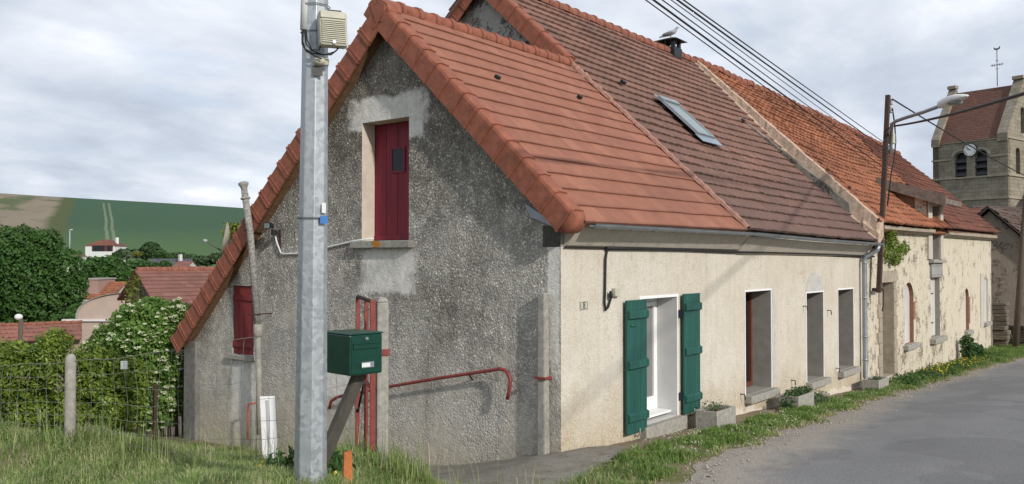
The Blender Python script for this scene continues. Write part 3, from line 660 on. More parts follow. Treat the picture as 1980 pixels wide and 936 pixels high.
# vent tiles
for px, py in ((961,151),(1120,189)):
    p = pP(px, py, RA+n1*.03, n1); MB().box(p+n1*.02, (.10,.07,.06), (1,0,0), n1.cross(Vector((1,0,0)))).build('vent_tile', MT['black_metal'], cot, bevel=.008)
def verge(p_top, p_bot, n, count, name, mat, parent, x0=-.07, face=.29, ribs=2, endcap=True, out=-1):
    """row of hooked verge tiles down one edge; n = slope normal"""
    p_top = Vector(p_top); p_bot = Vector(p_bot); d = (p_bot-p_top); L = d.length; d.normalize(); X = Vector((1,0,0)); mb = MB()
    def prof(s, g=0.0):
        pts = [(-.13-g,-face-g*.5),(-.13-g,.02),(-.115-g,.055+g),(-.07,.075+g),(.0,.078+g),(.13,.065+g),(.13,.03),(-.06,.03),(-.10,.0),(-.10,-face-g*.5)]
        return [p_top+d*s+X*(x0*0+a*1.0+x0)+n*b for a, b in pts]
    for i in range(count):
        s0 = L*i/count; s1 = L*(i+1)/count+.02
        def seg(a, b, g0, g1):
            P = prof(a, g0)+prof(b, g1); m = len(P)//2
            mb.add(P, [(k, (k+1) % m, m+(k+1) % m, m+k) for k in range(m)], False); o = len(mb.v)-2*m
            mb.f.append([o+k for k in reversed(range(m))]); mb.sm.append(False); mb.f.append([o+m+k for k in range(m)]); mb.sm.append(False)
        seg(s0, s1-.09, 0, .004)
        if ribs == 2: seg(s1-.09, s1-.06, .018, .018); seg(s1-.06, s1-.035, .006, .006); seg(s1-.035, s1, .022, .022)
        else: seg(s1-.09, s1-.03, .006, .008); seg(s1-.03, s1, .020, .020)
        for t in (.35, .62):
            for off in (-.11, -.2):
                pass
    if endcap:
        c = p_bot+X*(x0)+n*(-.10); mb.lathe(c+X*(-.13), [(.02,-.0),(.165,.0),(.178,.02),(.178,.24),(.15,.27)], 18, (1,0,0))
    return mb.build(name, mat, parent, recalc=False)
verge(RA+Vector((0,.0,.03)), RD+Vector((0,.10,.10)), n1, 14, 'verge_tiles', MT['terracotta'], cot, ribs=1)
verge(Vector((-.06,3.42,6.44)), Vector((-.06,9.0,1.04)), n1b, 22, 'verge_tiles', MT['terracotta'], cot, face=.30, endcap=False)
# barge board under the garden side verge
dv = Vector((0, 9.0-3.42, 1.26-6.69)).normalized()
MB().prism([Vector((-.14,3.44,6.17)), Vector((-.14,3.44,6.08)), Vector((-.14,8.78,.90)), Vector((-.14,8.84,.93))], (.138,0,0)).build('barge_board', MT['bargewood'], cot)
def ridge(pa, pb, r, seg, name, mat, parent, wob=.0):
    pa = Vector(pa); pb = Vector(pb); d = (pb-pa); L = d.length; d.normalize(); k = round(L/seg); side = d.cross(ZZ).normalized(); mb = MB()
    for i in range(k):
        s0 = L*i/k; s1 = L*(i+1)/k; w = Vector((0, 0, random.uniform(-wob, wob)))
        for a, b, ra, rb in ((s0, s1-.07, r*.93, r*1.0), (s1-.07, s1+.03, r*1.14, r*1.14)):
            vs = []
            for s, rr in ((a, ra), (b, rb)):
                for t in range(9):
                    an = math.radians(-28+236*t/8); vs.append(pa+d*s+w+side*math.cos(an)*rr*1.05+ZZ*math.sin(an)*rr)
            mb.add(vs, [(t, t+1, 10+t, 9+t) for t in range(8)], True); o = len(mb.v)-18
            mb.f.append([o+t for t in range(9)]); mb.sm.append(False); mb.f.append([o+9+t for t in reversed(range(9))]); mb.sm.append(False)
    return mb.build(name, mat, parent, recalc=False)
ridge((-.05,3.41,6.64), (5.2,3.41,6.66), .125, .40, 'ridge_tiles', MT['terracotta'], cot, .006)
cap = [pX(x, y, -.26) for x, y in ((711,8),(716,1),(733,-3),(748,5),(752,18),(742,50),(722,53))]
m = MB().prism(cap, (.14,0,0)); cin = sum(cap, Vector())/7; m.prism([p.lerp(cin, .25)+Vector((-.012,0,0)) for p in cap], (.02,0,0)); m.build('ridge_end', MT['terracotta'], cot, bevel=.02)
MB().prism([p+Vector((.14,0,.0)) for p in [pX(x, y, -.26) for x, y in ((717,0),(732,-4),(748,4),(752,20),(744,30),(722,28))]], (.16,0,.02)).build('ridge_hood', MT['terracotta'], cot, bevel=.03)
# gutter
def gutter(path, r, name, mat, parent):
    mb = MB(); path = [Vector(p) for p in path]; vs = []
    for p in path:
        for rr in (r, r-.008):
            for t in range(9):
                an = math.pi+math.pi*t/8; vs.append(p+Vector((0, math.cos(an)*rr, math.sin(an)*rr)))
    k = 18; fs = []
    for i in range(len(path)-1):
        for q in (0, 9):
            for t in range(8): fs.append((i*k+q+t, i*k+q+t+1, (i+1)*k+q+t+1, (i+1)*k+q+t))
        for t in (0, 8): fs.append((i*k+t, i*k+9+t, (i+1)*k+9+t, (i+1)*k+t))
    mb.add(vs, fs, True); 
    L = (path[-1]-path[0]).length; m = int(L/.62)
    for i in range(m):
        p = path[0].lerp(path[-1], (i+.5)/m); mb.box(p+Vector((0,0,-r-.006)), (.022, r*1.2, .008))
    return mb.build(name, mat, parent, recalc=False)
gutter([(.12,-.42,3.085), (5.55,-.41,3.105)], .062, 'gutter', MT['zinc'], cot)
# number plate 8
p0 = pY(1121, 583, -.004); p1 = pY(1136, 598, -.004); m = MB().bbox((p0.x, -.012, p1.z), (p1.x, -.001, p0.z)); pl = m.build('number_plate', MT['beige_plastic'], cot, bevel=.003)
m = MB(); cxp = Vector(((p0.x+p1.x)/2, -.0125, (p0.z+p1.z)/2)); add_text(m, '8', .13, cxp, (1,0,0), (0,0,1), .002)
for lo, hi in (((p0.x+.008, p1.z+.008), (p1.x-.008, p1.z+.013)), ((p0.x+.008, p0.z-.013), (p1.x-.008, p0.z-.008)), ((p0.x+.008, p1.z+.013), (p0.x+.013, p0.z-.013)), ((p1.x-.013, p1.z+.013), (p1.x-.008, p0.z-.013))): m.bbox((lo[0], -.0145, lo[1]), (hi[0], -.012, hi[1]))
m.build('digit', MT['black_metal'], pl)

# ================================================================== HOUSE TWO (brown tiles)
h2 = thing('house', 'middle house with mottled brown tile roof, skylight and three bare window openings', 'house', (9.8, 4, -.5))
def sw_to(off):
    return lambda x, z: Vector((x, off, z))
W = [(6.24,7.55,.02,1.99), (9.66,10.80,-.11,1.86), (11.90,13.14,-.09,1.87)]
w2, r2 = wall_faces([(5.75,-1.1), (13.95,-1.5), (13.95,2.66), (5.75,2.72)], [rect(*q) for q in W], sw_to(.025), (0,1,0), .3, .48)
w2.build('street_wall', MT['old_cream'], h2)
MB().prism([(5.75,.025,2.715),(5.75,-.04,2.74),(5.75,-.26,3.0),(5.75,-.26,3.04),(5.75,.025,3.04)], (8.2,0,-.03)).build('cornice', MT['cornice_paint'], h2)
for i, ((x0, x1, z0, z1), r) in enumerate(zip(W, r2)):
    r.build('reveal', MT['reveal_grey'], h2)
    f = MB(); Y = .48
    for u0, u1, v0, v1 in ((x0, x0+.07, z0, z1), (x1-.07, x1, z0, z1), (x0+.07, x1-.07, z1-.08, z1), (x0+.07, x1-.07, z0, z0+.1), ((x0+x1)/2-.05, (x0+x1)/2+.05, z0+.1, z1-.08)): f.bbox((u0, Y-.07, v0), (u1, Y+.02, v1))
    wo = f.build('window', MT['brown_wood'], h2, bevel=.005); MB().bbox((x0+.071, Y-.01, z0+.101), (x1-.071, Y, z1-.081)).build('pane', MT['dark_glass'], wo)
    # reveal-side timber strip on the near jamb
    MB().bbox((x0+.003, .10, z0+.02), (x0+.04, .41, z1-.02)).build('jamb_board', MT['brown_wood'], wo)
    MB().bbox((x0-.06, -.13, z0-.15), (x1+.10, .40, z0-.004)).build('sill', MT['concrete'], h2, bevel=.012)
    t = MB()
    for u0, u1, v0, v1 in ((x0-.035, x1+.035, z1+.001, z1+.035), (x0-.035, x0-.001, z0, z1), (x1+.001, x1+.03, z0, z1)): t.bbox((u0, .012, v0), (u1, .024, v1))
    t.build('white_edge', MT['white_paint'], h2)
pts = []
for t in range(9):
    an = math.pi*t/8; pts.append((10.22+.60*math.cos(an), .017, 1.9+.42*math.sin(an)))
MB().prism(pts, (0,.0065,0)).build('arch_patch', MT['cement_light'], h2)
MB().prism([(7.59,.018,0.0),(7.80,.018,.1),(7.78,.018,.9),(7.82,.018,1.5),(7.70,.018,2.1),(7.59,.018,2.05)], (0,.005,0)).build('jamb_patch', MT['cement_light'], h2)
for px, py in ((1530,735),(1616,712),(1432,762),(1600,600),(1553,592)):
    p = pY(px, py, .02); MB().tube([p, p+Vector((0,-.08,0)), p+Vector((.01,-.09,-.10))], .012).build('shutter_hook', MT['rust'], h2)
pn2 = n1; R2 = RC+Vector((0,0,.035))
z_at = lambda y: R2.z+(y-R2.y)*(-n1.y/n1.z)
zr = 8.98; yr2 = R2.y+(zr-R2.z)/(-n1.y/n1.z)
A2 = Vector((5.24, yr2, zr)); B2 = Vector((16.15, yr2+.02, zr+.04)); C2 = Vector((13.95, -.36, 3.10)); D2 = Vector((5.40, -.36, 3.17))
n2p = (C2-D2).cross(A2-D2).normalized(); n2p = n2p if n2p.z > 0 else -n2p
_, n2 = tiled(A2, B2, C2, D2, .335, .24, .006, .046, 'street_roof', MT['tile_brown'], h2, sag=.05, jit=.006, per=5, drift=.006)
tiled(Vector((16,yr2+.04,zr)), Vector((5.1,yr2+.04,zr)), Vector((5.1,yr2+5.5,zr-5.2)), Vector((14,yr2+5.5,zr-5.2)), .33, .24, .016, .034, 'garden_roof', MT['tile_brown'], h2, per=3)
ridge(A2+Vector((0,.0,0)), B2+Vector((-.1,0,0)), .14, .44, 'ridge_tiles', MT['terracotta_old'], h2, .015)
g2 = MB().prism([(5.42,2.6,5.82),(5.42,yr2,zr-.16),(5.42,yr2+5.2,zr-5.06),(5.42,yr2+5.2,-2.2),(5.42,2.6,-2.2)], (.3,0,0)); g2.build('gable_wall', MT['dark_gable'], h2)
MB().bbox((5.8, yr2+4.9, -2.6), (13.9, yr2+5.2, zr-5.4)).build('garden_wall_face', MT['rubble_grey'], h2)
dz = A2-D2; pt = A2+Vector((.1,0,.02)); tj = .40
verge(pt, A2.lerp(D2, .385)+Vector((.06,0,.03)), n2, 7, 'verge_tiles', MT['terracotta'], h2, x0=-.02, ribs=1, endcap=False)
nb = Vector((0, .69, .72)).normalized(); verge(pt+Vector((0,.04,0)), pt+Vector((0,5.4,-5.12)), nb, 20, 'verge_tiles', MT['terracotta'], h2, x0=-.02, endcap=False)
# mortar fillet where the two roofs meet
def ragged_strip(P0, P1, w, h, n, name, mat, parent, steps=60):
    P0 = Vector(P0); P1 = Vector(P1); d = (P1-P0).normalized(); s = d.cross(n).normalized(); mb = MB(); rows = []
    for i in range(steps+1):
        c = P0.lerp(P1, i/steps); a = w*random.uniform(.7, 1.25); b = w*random.uniform(.7, 1.25); t = h*random.uniform(.6, 1.3)
        rows += [c-s*a-n*.02, c-s*a*.6+n*t*.7, c+n*t, c+s*b*.6+n*t*.6, c+s*b-n*.02]
    mb.add(rows, [(5*i+k, 5*i+k+1, 5*i+5+k+1, 5*i+5+k) for i in range(steps) for k in range(4)])
    return mb.build(name, mat, parent, recalc=False)
ragged_strip(RB.lerp(RC, .0)+n1*.06, RC+n1*.05, .05, .05, n1, 'mortar_fillet', MT['mortar_pink'], h2)
ragged_strip(RB+Vector((.02,.12,.05)), RB+Vector((.06,-.42,-.34)), .10, .10, n1, 'mortar_lump', MT['mortar_pink'], h2, 10)
# skylight
cor = [pP(x, y, R2+n2*.05, n2) for x, y in ((1271,187),(1322,203),(1382,275),(1330,262))]
vu = (cor[0]-cor[3]); vu = (vu-Vector((vu.x*.35,0,0))).normalized(); hu = Vector((1,0,0)); hu = (hu-n2*hu.dot(n2)).normalized(); vu = n2.cross(hu).normalized()
cc = sum(cor, Vector())/4; sw_, sh_ = .86, 1.34
sk = MB(); fw_ = .07
for u, v, a, b_ in ((-(sw_-fw_)/2, 0, fw_, sh_), ((sw_-fw_)/2, 0, fw_, sh_), (0, (sh_-fw_)/2, sw_-2*fw_, fw_), (0, -(sh_-fw_)/2, sw_-2*fw_, fw_)): sk.box(cc+hu*u+vu*v+n2*.035, (a, b_, .07), hu, vu, n2)
sk.box(cc+vu*(sh_/2-.04)+n2*.07, (sw_+.04, .16, .04), hu, vu, n2)
so = sk.build('skylight', MT['zinc'], h2, bevel=.006); MB().box(cc+n2*.045, (sw_-2*fw_, sh_-2*fw_, .012), hu, vu, n2).build('pane', MT['sky_glass'], so)
MB().box(cc-vu*(sh_/2+.12)+n2*.015, (sw_+.22, .26, .012), hu, vu, n2).build('flashing', MT['blue_zinc'], so)
f = MB(); f.box(cc+vu*(sh_/2+.07)+n2*.03, (sw_+.2, .1, .012), hu, vu, n2)
for s in (-1, 1): f.box(cc+hu*s*(sw_/2+.04)+n2*.03, (.07, sh_, .012), hu, vu, n2)
f.build('flashing', MT['zinc'], so)
for px, py in ((1204,160),(1436,234)):
    p = pP(px, py, R2+n2*.05, n2); MB().box(p+n2*.02, (.14,.09,.07), hu, vu, n2).build('vent_tile', MT['black_metal'], h2, bevel=.008)
# flue cowl on the ridge
p = pY(1297, 98, yr2); fl = MB(); base = Vector((p.x, yr2, p.z)); 
fl.bbox(base+Vector((-.26,-.26,-.25)), base+Vector((.26,.26,.05)))
fo = fl.build('flue_stack', MT['black_metal'], h2, bevel=.01)
for sx in (-1, 1):
    for sy in (-1, 1): MB().hexa([base+Vector((sx*.17+a*.06, sy*.17+b_*.06, .06)) for a, b_ in ((-1,-1),(1,-1),(1,1),(-1,1))]+[base+Vector((sx*.19+a*.04, sy*.19+b_*.04, .27)) for a, b_ in ((-1,-1),(1,-1),(1,1),(-1,1))]).build('cowl_leg', MT['black_metal'], fo)
MB().hexa([base+Vector((a*.40, b_*.40, .27)) for a, b_ in ((-1,-1),(1,-1),(1,1),(-1,1))]+[base+Vector((a*.12, b_*.12, .38)) for a, b_ in ((-1,-1),(1,-1),(1,1),(-1,1))]).build('cowl_cap', MT['black_metal'], fo, bevel=.01)
COWL = base+Vector((0, 0, .38))
gutter([(5.55,-.43,3.105), (9.5,-.44,3.06), (14.05,-.44,3.04)], .065, 'gutter', MT['zinc'], h2)
dp = MB(); x = 13.72; g = H(x, -.2)
dp.tube([(13.80,-.43,2.98),(13.80,-.40,2.86),(13.74,-.14,2.70),(13.72,-.10,2.60),(13.72,-.10,g+.30),(13.72,-.14,g+.17),(13.74,-.30,g+.10)], .062, 12)
for zz in (2.5, 1.6, .6, .0): dp.lathe((13.72,-.10,zz), [(.071,0),(.071,.05)], 12)
dp.build('downpipe', MT['zinc'], h2)
# ================================================================== HOUSE THREE (orange tiles, rubble wall) AND FOUR (dark red tiles)
h3 = thing('house', 'derelict house with bright orange tile roof, loft dormer and crumbling plaster over rubble', 'house', (18.5, 4, -.9))
h4 = thing('house', 'farthest house of the row with dark red tile roof and flaking cream plaster', 'house', (28.5, 4, -1.2))
D3 = Vector((14.02,-.36,3.60)); C4 = Vector((33.9,-.30,3.80)); A3 = B2+Vector((-.05,0,.06))
n3 = (C4-D3).cross(A3-D3).normalized(); n3 = n3 if n3.z > 0 else -n3
def pr(px, py): return pP(px, py, D3, n3)
B3 = pr(1640, 250); B4 = pr(1735, 298)
def eave(x): return D3.lerp(C4, (x-D3.x)/(C4.x-D3.x))
tiled(A3, B3, eave(23.3), D3, .345, .25, .013, .048, 'street_roof', MT['tile_orange'], h3, sag=.16, jit=.012, per=6, drift=.014)
tiled(B3+n3*.02, B4, C4, eave(23.3)+n3*.02, .345, .25, .012, .044, 'street_roof', MT['tile_dark'], h4, sag=.10, jit=.008, per=4, drift=.012)
def back(a, b, zdrop, name, m, par):
    a = Vector(a); b = Vector(b); e = Vector((0, 5.0, -zdrop)); tiled(b+Vector((0,.03,0)), a+Vector((0,.03,0)), a+e, b+e, .34, .25, .02, .04, name, m, par, per=3)
back(A3, B3, 4.8, 'garden_roof', MT['tile_orange'], h3); back(B3, B4, 4.4, 'garden_roof', MT['tile_dark'], h4)
ridge(A3, B3, .14, .45, 'ridge_tiles', MT['terracotta_old'], h3, .03); ridge(B3, B4, .14, .45, 'ridge_tiles', MT['terracotta_old'], h4, .03)
# mortared rake between houses two and three
mb = MB(); rows = []; ST = 70
for i in range(ST+1):
    t = i/ST; lo = B2.lerp(C2, t)+Vector((-.10, 0, .01)); hi = A3.lerp(D3, t); j = lambda a: random.uniform(-a, a)
    wd_ = .14+.12*t
    rows += [lo+Vector((-.08+j(.04), 0, .0)), lo+Vector((.0+j(.015), 0, .07+j(.01))), hi+Vector((-.03+j(.012), 0, .085+j(.012))), hi+Vector((wd_*.6+j(.02), 0, .11+j(.02))), hi+Vector((wd_+.1+j(.06), 0, .04))]
mb.add(rows, [(5*i+k, 5*i+k+1, 5*i+5+k+1, 5*i+5+k) for i in range(ST) for k in range(4)]); mb.build('mortar_rake', MT['mortar'], h3, recalc=False)
MB().hexa([(13.9,-.42,2.95),(14.38,-.42,3.2),(14.38,0,3.2),(13.9,0,2.95),(13.9,-.42,3.30),(14.38,-.42,3.66),(14.38,0,3.9),(13.9,0,3.6)]).build('rake_end', MT['mortar'], h3, bevel=.03)
MB().prism([(14.0,.35,-2.4),(14.0,9.5,-2.4),(14.0,9.5,4.4),(14.0,5.5,8.5),(14.0,.35,4.1)], (.3,0,0)).build('party_wall', MT['rubble_grey'], h3)
MB().bbox((14.3, 10.2, -3), (33.4, 10.6, 4.2)).build('garden_wall_face', MT['rubble_grey'], h4)
nich = rect(15.86, 17.10, -.70, 1.96); aw = arch(18.40, 19.55, .03, 1.92); wdw = rect(21.95, 23.30, -.02, 2.0); loft = rect(21.95, 23.20, 2.62, 4.45)
w3, r3 = wall_faces([(13.95,-1.7),(23.6,-2.0),(23.6,4.66),(21.4,4.66),(21.4,3.44),(13.95,3.36)], [nich, aw, wdw, loft], sw_to(.05), (0,1,0), .35, .40)
r3[1] = wall_faces([(0,0),(1,0),(1,1)], [aw], sw_to(.05), (0,1,0), .1, .13)[1][0]
w3.build('street_wall', MT['rubble_plaster'], h3)
r3[0].build('reveal', MT['stone_block'], h3); r3[1].build('reveal', MT['dark_brick'], h3); r3[2].build('reveal', MT['reveal_grey'], h3); r3[3].build('reveal', MT['reveal_grey'], h3)
def uvbox(mb, u0=0, v0=0):
    for fi, f in enumerate(mb.f): mb.uv[fi] = [((mb.v[i].x+mb.v[i].y)+u0, mb.v[i].z+v0) for i in f]
    return mb
m = uvbox(MB().bbox((15.87,.40,-.9), (17.09,.45,1.95))); m.build('blocked_doorway', MT['block_infill'], h3, recalc=False)
# dressed stone round the blocked door
z = -.75; i = 0
while z < 1.96:
    h = random.uniform(.30, .40); z1 = min(1.96, z+h)
    for s in (0, 1):
        w = .40 if (i+s) % 2 else .28; x0, x1 = ((15.86-w, 15.857) if s == 0 else (17.103, 17.10+w))
        MB().bbox((x0, .015, z+.006), (x1, .10, z1-.006)).build('quoin_stone', MT['stone_block'], h3, bevel=.012)
    z = z1; i += 1
MB().bbox((15.55,.01,1.965), (17.45,.10,2.30)).build('door_lintel', MT['stone_block'], h3, bevel=.012)
def infill_arch(a0, a1, b0, b1, y, name, m, par): MB().prism([(p[0], y, p[1]) for p in arch(a0+.004, a1-.004, b0, b1-.004)], (0,.05,0)).build(name, m, par)
infill_arch(18.40, 19.55, .03, 1.92, .17, 'boarding', MT['white_shutter'], h3)
MB().bbox((18.42,.10,.05), (18.46,.165,1.45)).build('window_shutter', MT['white_shutter'], h3)
MB().bbox((18.25,-.10,-.13), (19.75,.42,.025)).build('sill', MT['concrete'], h3, bevel=.015)
m = uvbox(MB().bbox((19.56,.035,.75), (19.74,.09,1.30))); m.build('brick_jamb', MT['brick_red'], h3, recalc=False)
for x0, x1 in ((21.97,22.58),(22.60,23.28)):
    s = MB()
    for q in range(4): s.bbox((x0+(x1-x0)*q/4+.003, .20, .0), (x0+(x1-x0)*(q+1)/4-.003, .235, 1.99))
    so = s.build('shutter', MT['white_shutter'], h3, bevel=.004)
    for zz in (.45, 1.45): MB().bbox((x0+.02,.185,zz-.02), (x0+.34,.199,zz+.02)).build('strap_hinge', MT['black_metal'], so)
MB().bbox((21.75,-.14,-.20), (23.60,.44,-.025)).build('sill', MT['concrete'], h3, bevel=.015)
m = uvbox(MB().bbox((21.80,-.02,2.02), (23.45,.045,2.50))); m.build('block_apron', MT['concrete_block'], h3, recalc=False)
MB().bbox((21.65,-.12,2.505), (23.65,.40,2.61)).build('loft_sill', MT['concrete'], h3, bevel=.012)
m = uvbox(MB().bbox((21.96,.40,2.63), (23.19,.45,4.44))); m.build('loft_infill', MT['block_infill'], h3, recalc=False)
for x0, x1 in ((21.42,21.94),(23.21,23.62)): MB().bbox((x0,-.03,2.63), (x1,.046,4.60)).build('loft_jamb', MT['cornice_paint'], h3, bevel=.012)
# loft dormer: cheek, roof and dark verge board
for x in (21.42, 23.5): MB().prism([(x,.0,3.5),(x,1.35,5.15),(x,-.0,4.64)], (.12,0,0)).build('dormer_cheek', MT['dark_brick'], h3)
tiled((21.2,1.55,5.36),(23.9,1.55,5.36),(23.9,-.55,4.64),(21.2,-.55,4.64), .34, .25, .018, .035, 'dormer_roof', MT['tile_dark'], h3, per=4)
MB().prism([(21.16,1.60,5.42),(21.16,1.50,5.08),(21.16,-.58,4.34),(21.16,-.62,4.72)], (.07,0,0)).build('dormer_board', MT['old_fascia'], h3, bevel=.01)
MB().bbox((21.23,-.56,4.45), (23.9,-.50,4.62)).build('dormer_fascia', MT['old_fascia'], h3)
MB().prism([(14.35,-.02,3.36),(14.35,-.24,3.44),(14.35,-.24,3.54),(14.35,.05,3.60)], (7.0,0,.06)).build('eave_board', MT['stone_block'], h3)
# house four wall
fa = arch(27.60, 28.45, -.14, 1.50); fs = rect(31.70, 32.75, -.05, 1.80)
w4, r4 = wall_faces([(23.6,-2.0),(33.75,-2.2),(33.75,3.50),(23.6,3.44)], [fa, fs], sw_to(.04), (0,1,0), .35, .12)
w4.build('street_wall', MT['rubble_pale'], h4); r4[0].build('reveal', MT['dark_brick'], h4); r4[1].build('reveal', MT['white_shutter'], h4)
infill_arch(27.60, 28.45, -.14, 1.50, .15, 'boarding', MT['white_shutter'], h4)
m = uvbox(MB().bbox((28.46,.025,.1), (28.62,.09,1.15))); m.build('brick_jamb', MT['brick_red'], h4, recalc=False)
MB().bbox((27.45,-.10,-.32), (28.65,.36,-.145)).build('sill', MT['concrete'], h4, bevel=.015)
MB().bbox((31.71,.10,-.04), (32.74,.14,1.79)).build('shutter', MT['white_shutter'], h4)
MB().bbox((31.55,-.10,-.20), (32.95,.30,-.055)).build('sill', MT['concrete'], h4, bevel=.015)
MB().bbox((30.9,.01,-.2), (31.68,.039,2.05)).build('plaster_panel', MT['cornice_paint'], h4)
MB().prism([(23.6,-.02,3.40),(23.6,-.22,3.50),(23.6,-.22,3.62),(23.6,.04,3.70)], (10.2,0,.06)).build('eave_board', MT['stone_block'], h4)
MB().prism([(33.45,.39,-2.6),(33.45,10.2,-2.6),(33.45,10.2,4.0),(33.45,B4.y,B4.z-.2),(33.45,.39,3.9)], (.3,0,0)).build('end_wall', MT['rubble_grey'], h4)

# ================================================================== beyond the row: stone barn, dry stone pier, low wall, telegraph pole
XB = 39.5
ap_ = pX(1913, 408, XB); rt_ = pX(1978, 462, XB); 
bn = thing('stone_barn', 'shaded rubble stone barn gable beyond the far end of the row', 'barn', (XB+4, ap_.y, -1.6))
sl = (ap_.z-rt_.z)/(ap_.y-rt_.y)
yl = ap_.y+4.5; yr_ = rt_.y-1.2
MB().prism([(XB,yl,-3),(XB,yl,ap_.z-sl*4.5),(XB,ap_.y,ap_.z),(XB,yr_,ap_.z-sl*(ap_.y-yr_)),(XB,yr_,-3)], (9,0,0)).build('wall', MT['rubble_far'], bn)
tiled((XB-.35,ap_.y,ap_.z+.22),(XB+9.3,ap_.y,ap_.z+.22),(XB+9.3,yr_-.4,ap_.z+.22-sl*(ap_.y-yr_+.4)),(XB-.35,yr_-.4,ap_.z+.22-sl*(ap_.y-yr_+.4)), .3,.25,.02,.05,'roof',MT['tile_mossy'],bn,jit=.03,per=3)
tiled((XB+9.3,ap_.y+.02,ap_.z+.22),(XB-.35,ap_.y+.02,ap_.z+.22),(XB-.35,yl+.4,ap_.z+.22-sl*(yl+.4-ap_.y)),(XB+9.3,yl+.4,ap_.z+.22-sl*(yl+.4-ap_.y)), .3,.25,.02,.05,'roof',MT['tile_mossy'],bn,jit=.03,per=3)
q = pZ(1934, 672, -1.3); m = MB(); zt = pD(1934, 590, (q-EYE).dot(FW)).z; z = -1.6; 
dsp = thing('stone_pier', 'dark dry stone pier stacked against the end of the farthest house', 'stone pier', (q.x, q.y, -1.5))
i = 0
while z < zt:
    h = random.uniform(.12, .24); o = random.uniform(-.06, .06); a = random.uniform(.26, .36); MB().box((q.x+random.uniform(-.05,.05), q.y+o, z+h/2), (.6, a*2, h-.012), (1,random.uniform(-.1,.1),0), (random.uniform(-.1,.1),1,0)).build('stone_course', MT['dark_stone'], dsp, bevel=.03); z += h; i += 1
m = MB(); a = pZ(1946, 668, -1.3); b_ = pZ(2060, 672, -1.2)
for r in range(6):
    k = 0; x = 0.0; L = (b_-a).length; d = (b_-a).normalized()
    while x < L:
        w = random.uniform(.25, .55); m.box(a+d*(x+w/2)+Vector((random.uniform(-.05,.05), 0, -.1+r*.19)), (w*.96, .45, .18), d, None or (-d.y, d.x, 0)); x += w
tag(m.build('low_stone_wall', MT['dark_stone'], bevel=.02), 'low dark rubble wall in shade behind the leaning wooden pole', 'wall')
base = pZ(1962, 676, H(*pZ(1962, 676, -1.25).xy)); dpt = (base-EYE).dot(FW); top = pD(1994, 250, dpt)
tag(MB().tube([base-Vector((0,0,.4)), base.lerp(top, .5), top], [.135,.115,.095], 10).build('wooden_pole', MT['pole_wood']), 'leaning weathered wooden pole at the far end of the lane', 'utility pole')

# ================================================================== church tower
ang = math.radians(38); aL = (F0*math.cos(ang)-RT*math.sin(ang)); bD = (F0*math.sin(ang)+RT*math.cos(ang))
K = pD(1949, 340, 68); K.z = -2.5; WT = 5.9; DT = 6.2
def T(x, y, z): return Vector((K.x, K.y, 0))+aL*x+bD*y+ZZ*z
def zpx(px, py, d=68): return pD(px, py, d).z
ch = thing('church_tower', 'stone church tower with saddleback roof, stepped copings and white clock face', 'church tower', (K.x, K.y, -2.5))
ze = zpx(1940, 263); zr_ = ze+4.55
def uvT(mb):
    for fi, f in enumerate(mb.f): mb.uv[fi] = [((mb.v[i]-K).dot(aL)+(mb.v[i]-K).dot(bD), mb.v[i].z) for i in f]
    return mb
z_sill = zpx(1876, 342, 70); z_arch = zpx(1896, 290, 69.5)
ops = [arch(1.55, 2.50, z_sill+.05, z_arch, 8), arch(3.15, 4.10, z_sill+.05, z_arch-.05, 8)]
tw, rt2 = wall_faces([(0,-3),(WT,-3),(WT,ze),(0,ze)], ops, lambda a, b: T(a, 0, b), bD, .5, .55)
uvT(tw).build('front_wall', MT['church_stone'], ch, recalc=False)
for r in rt2: uvT(r).build('belfry_reveal', MT['church_stone'], ch)
zg = zr_+.1
sops = [arch(1.5, 2.3, zpx(1975,336,69), zpx(1975,285,69)), arch(3.2, 4.0, zpx(1975,336,69), zpx(1975,285,69)), arch(2.5, 3.2, ze+.5, ze+2.6)]
sd, rt3 = wall_faces([(.001,-3),(DT,-3),(DT,ze),(DT/2,zg),(.001,ze)], sops, lambda a, b: T(0, a, b), aL, .5, .5)
uvT(sd).build('side_wall', MT['church_stone'], ch, recalc=False)
for r in rt3: uvT(r).build('belfry_reveal', MT['church_stone'], ch)
sd2, _q = wall_faces([(0,-3),(DT,-3),(DT,ze),(DT/2,zg),(0,ze)], [], lambda a, b: T(WT, a, b), -aL, .5); uvT(sd2).build('side_wall', MT['church_stone'], ch, recalc=False)
uvT(MB().hexa([T(0,DT,-3),T(WT,DT,-3),T(WT,DT-.5,-3),T(0,DT-.5,-3),T(0,DT,ze),T(WT,DT,ze),T(WT,DT-.5,ze),T(0,DT-.5,ze)])).build('back_wall', MT['church_stone'], ch)
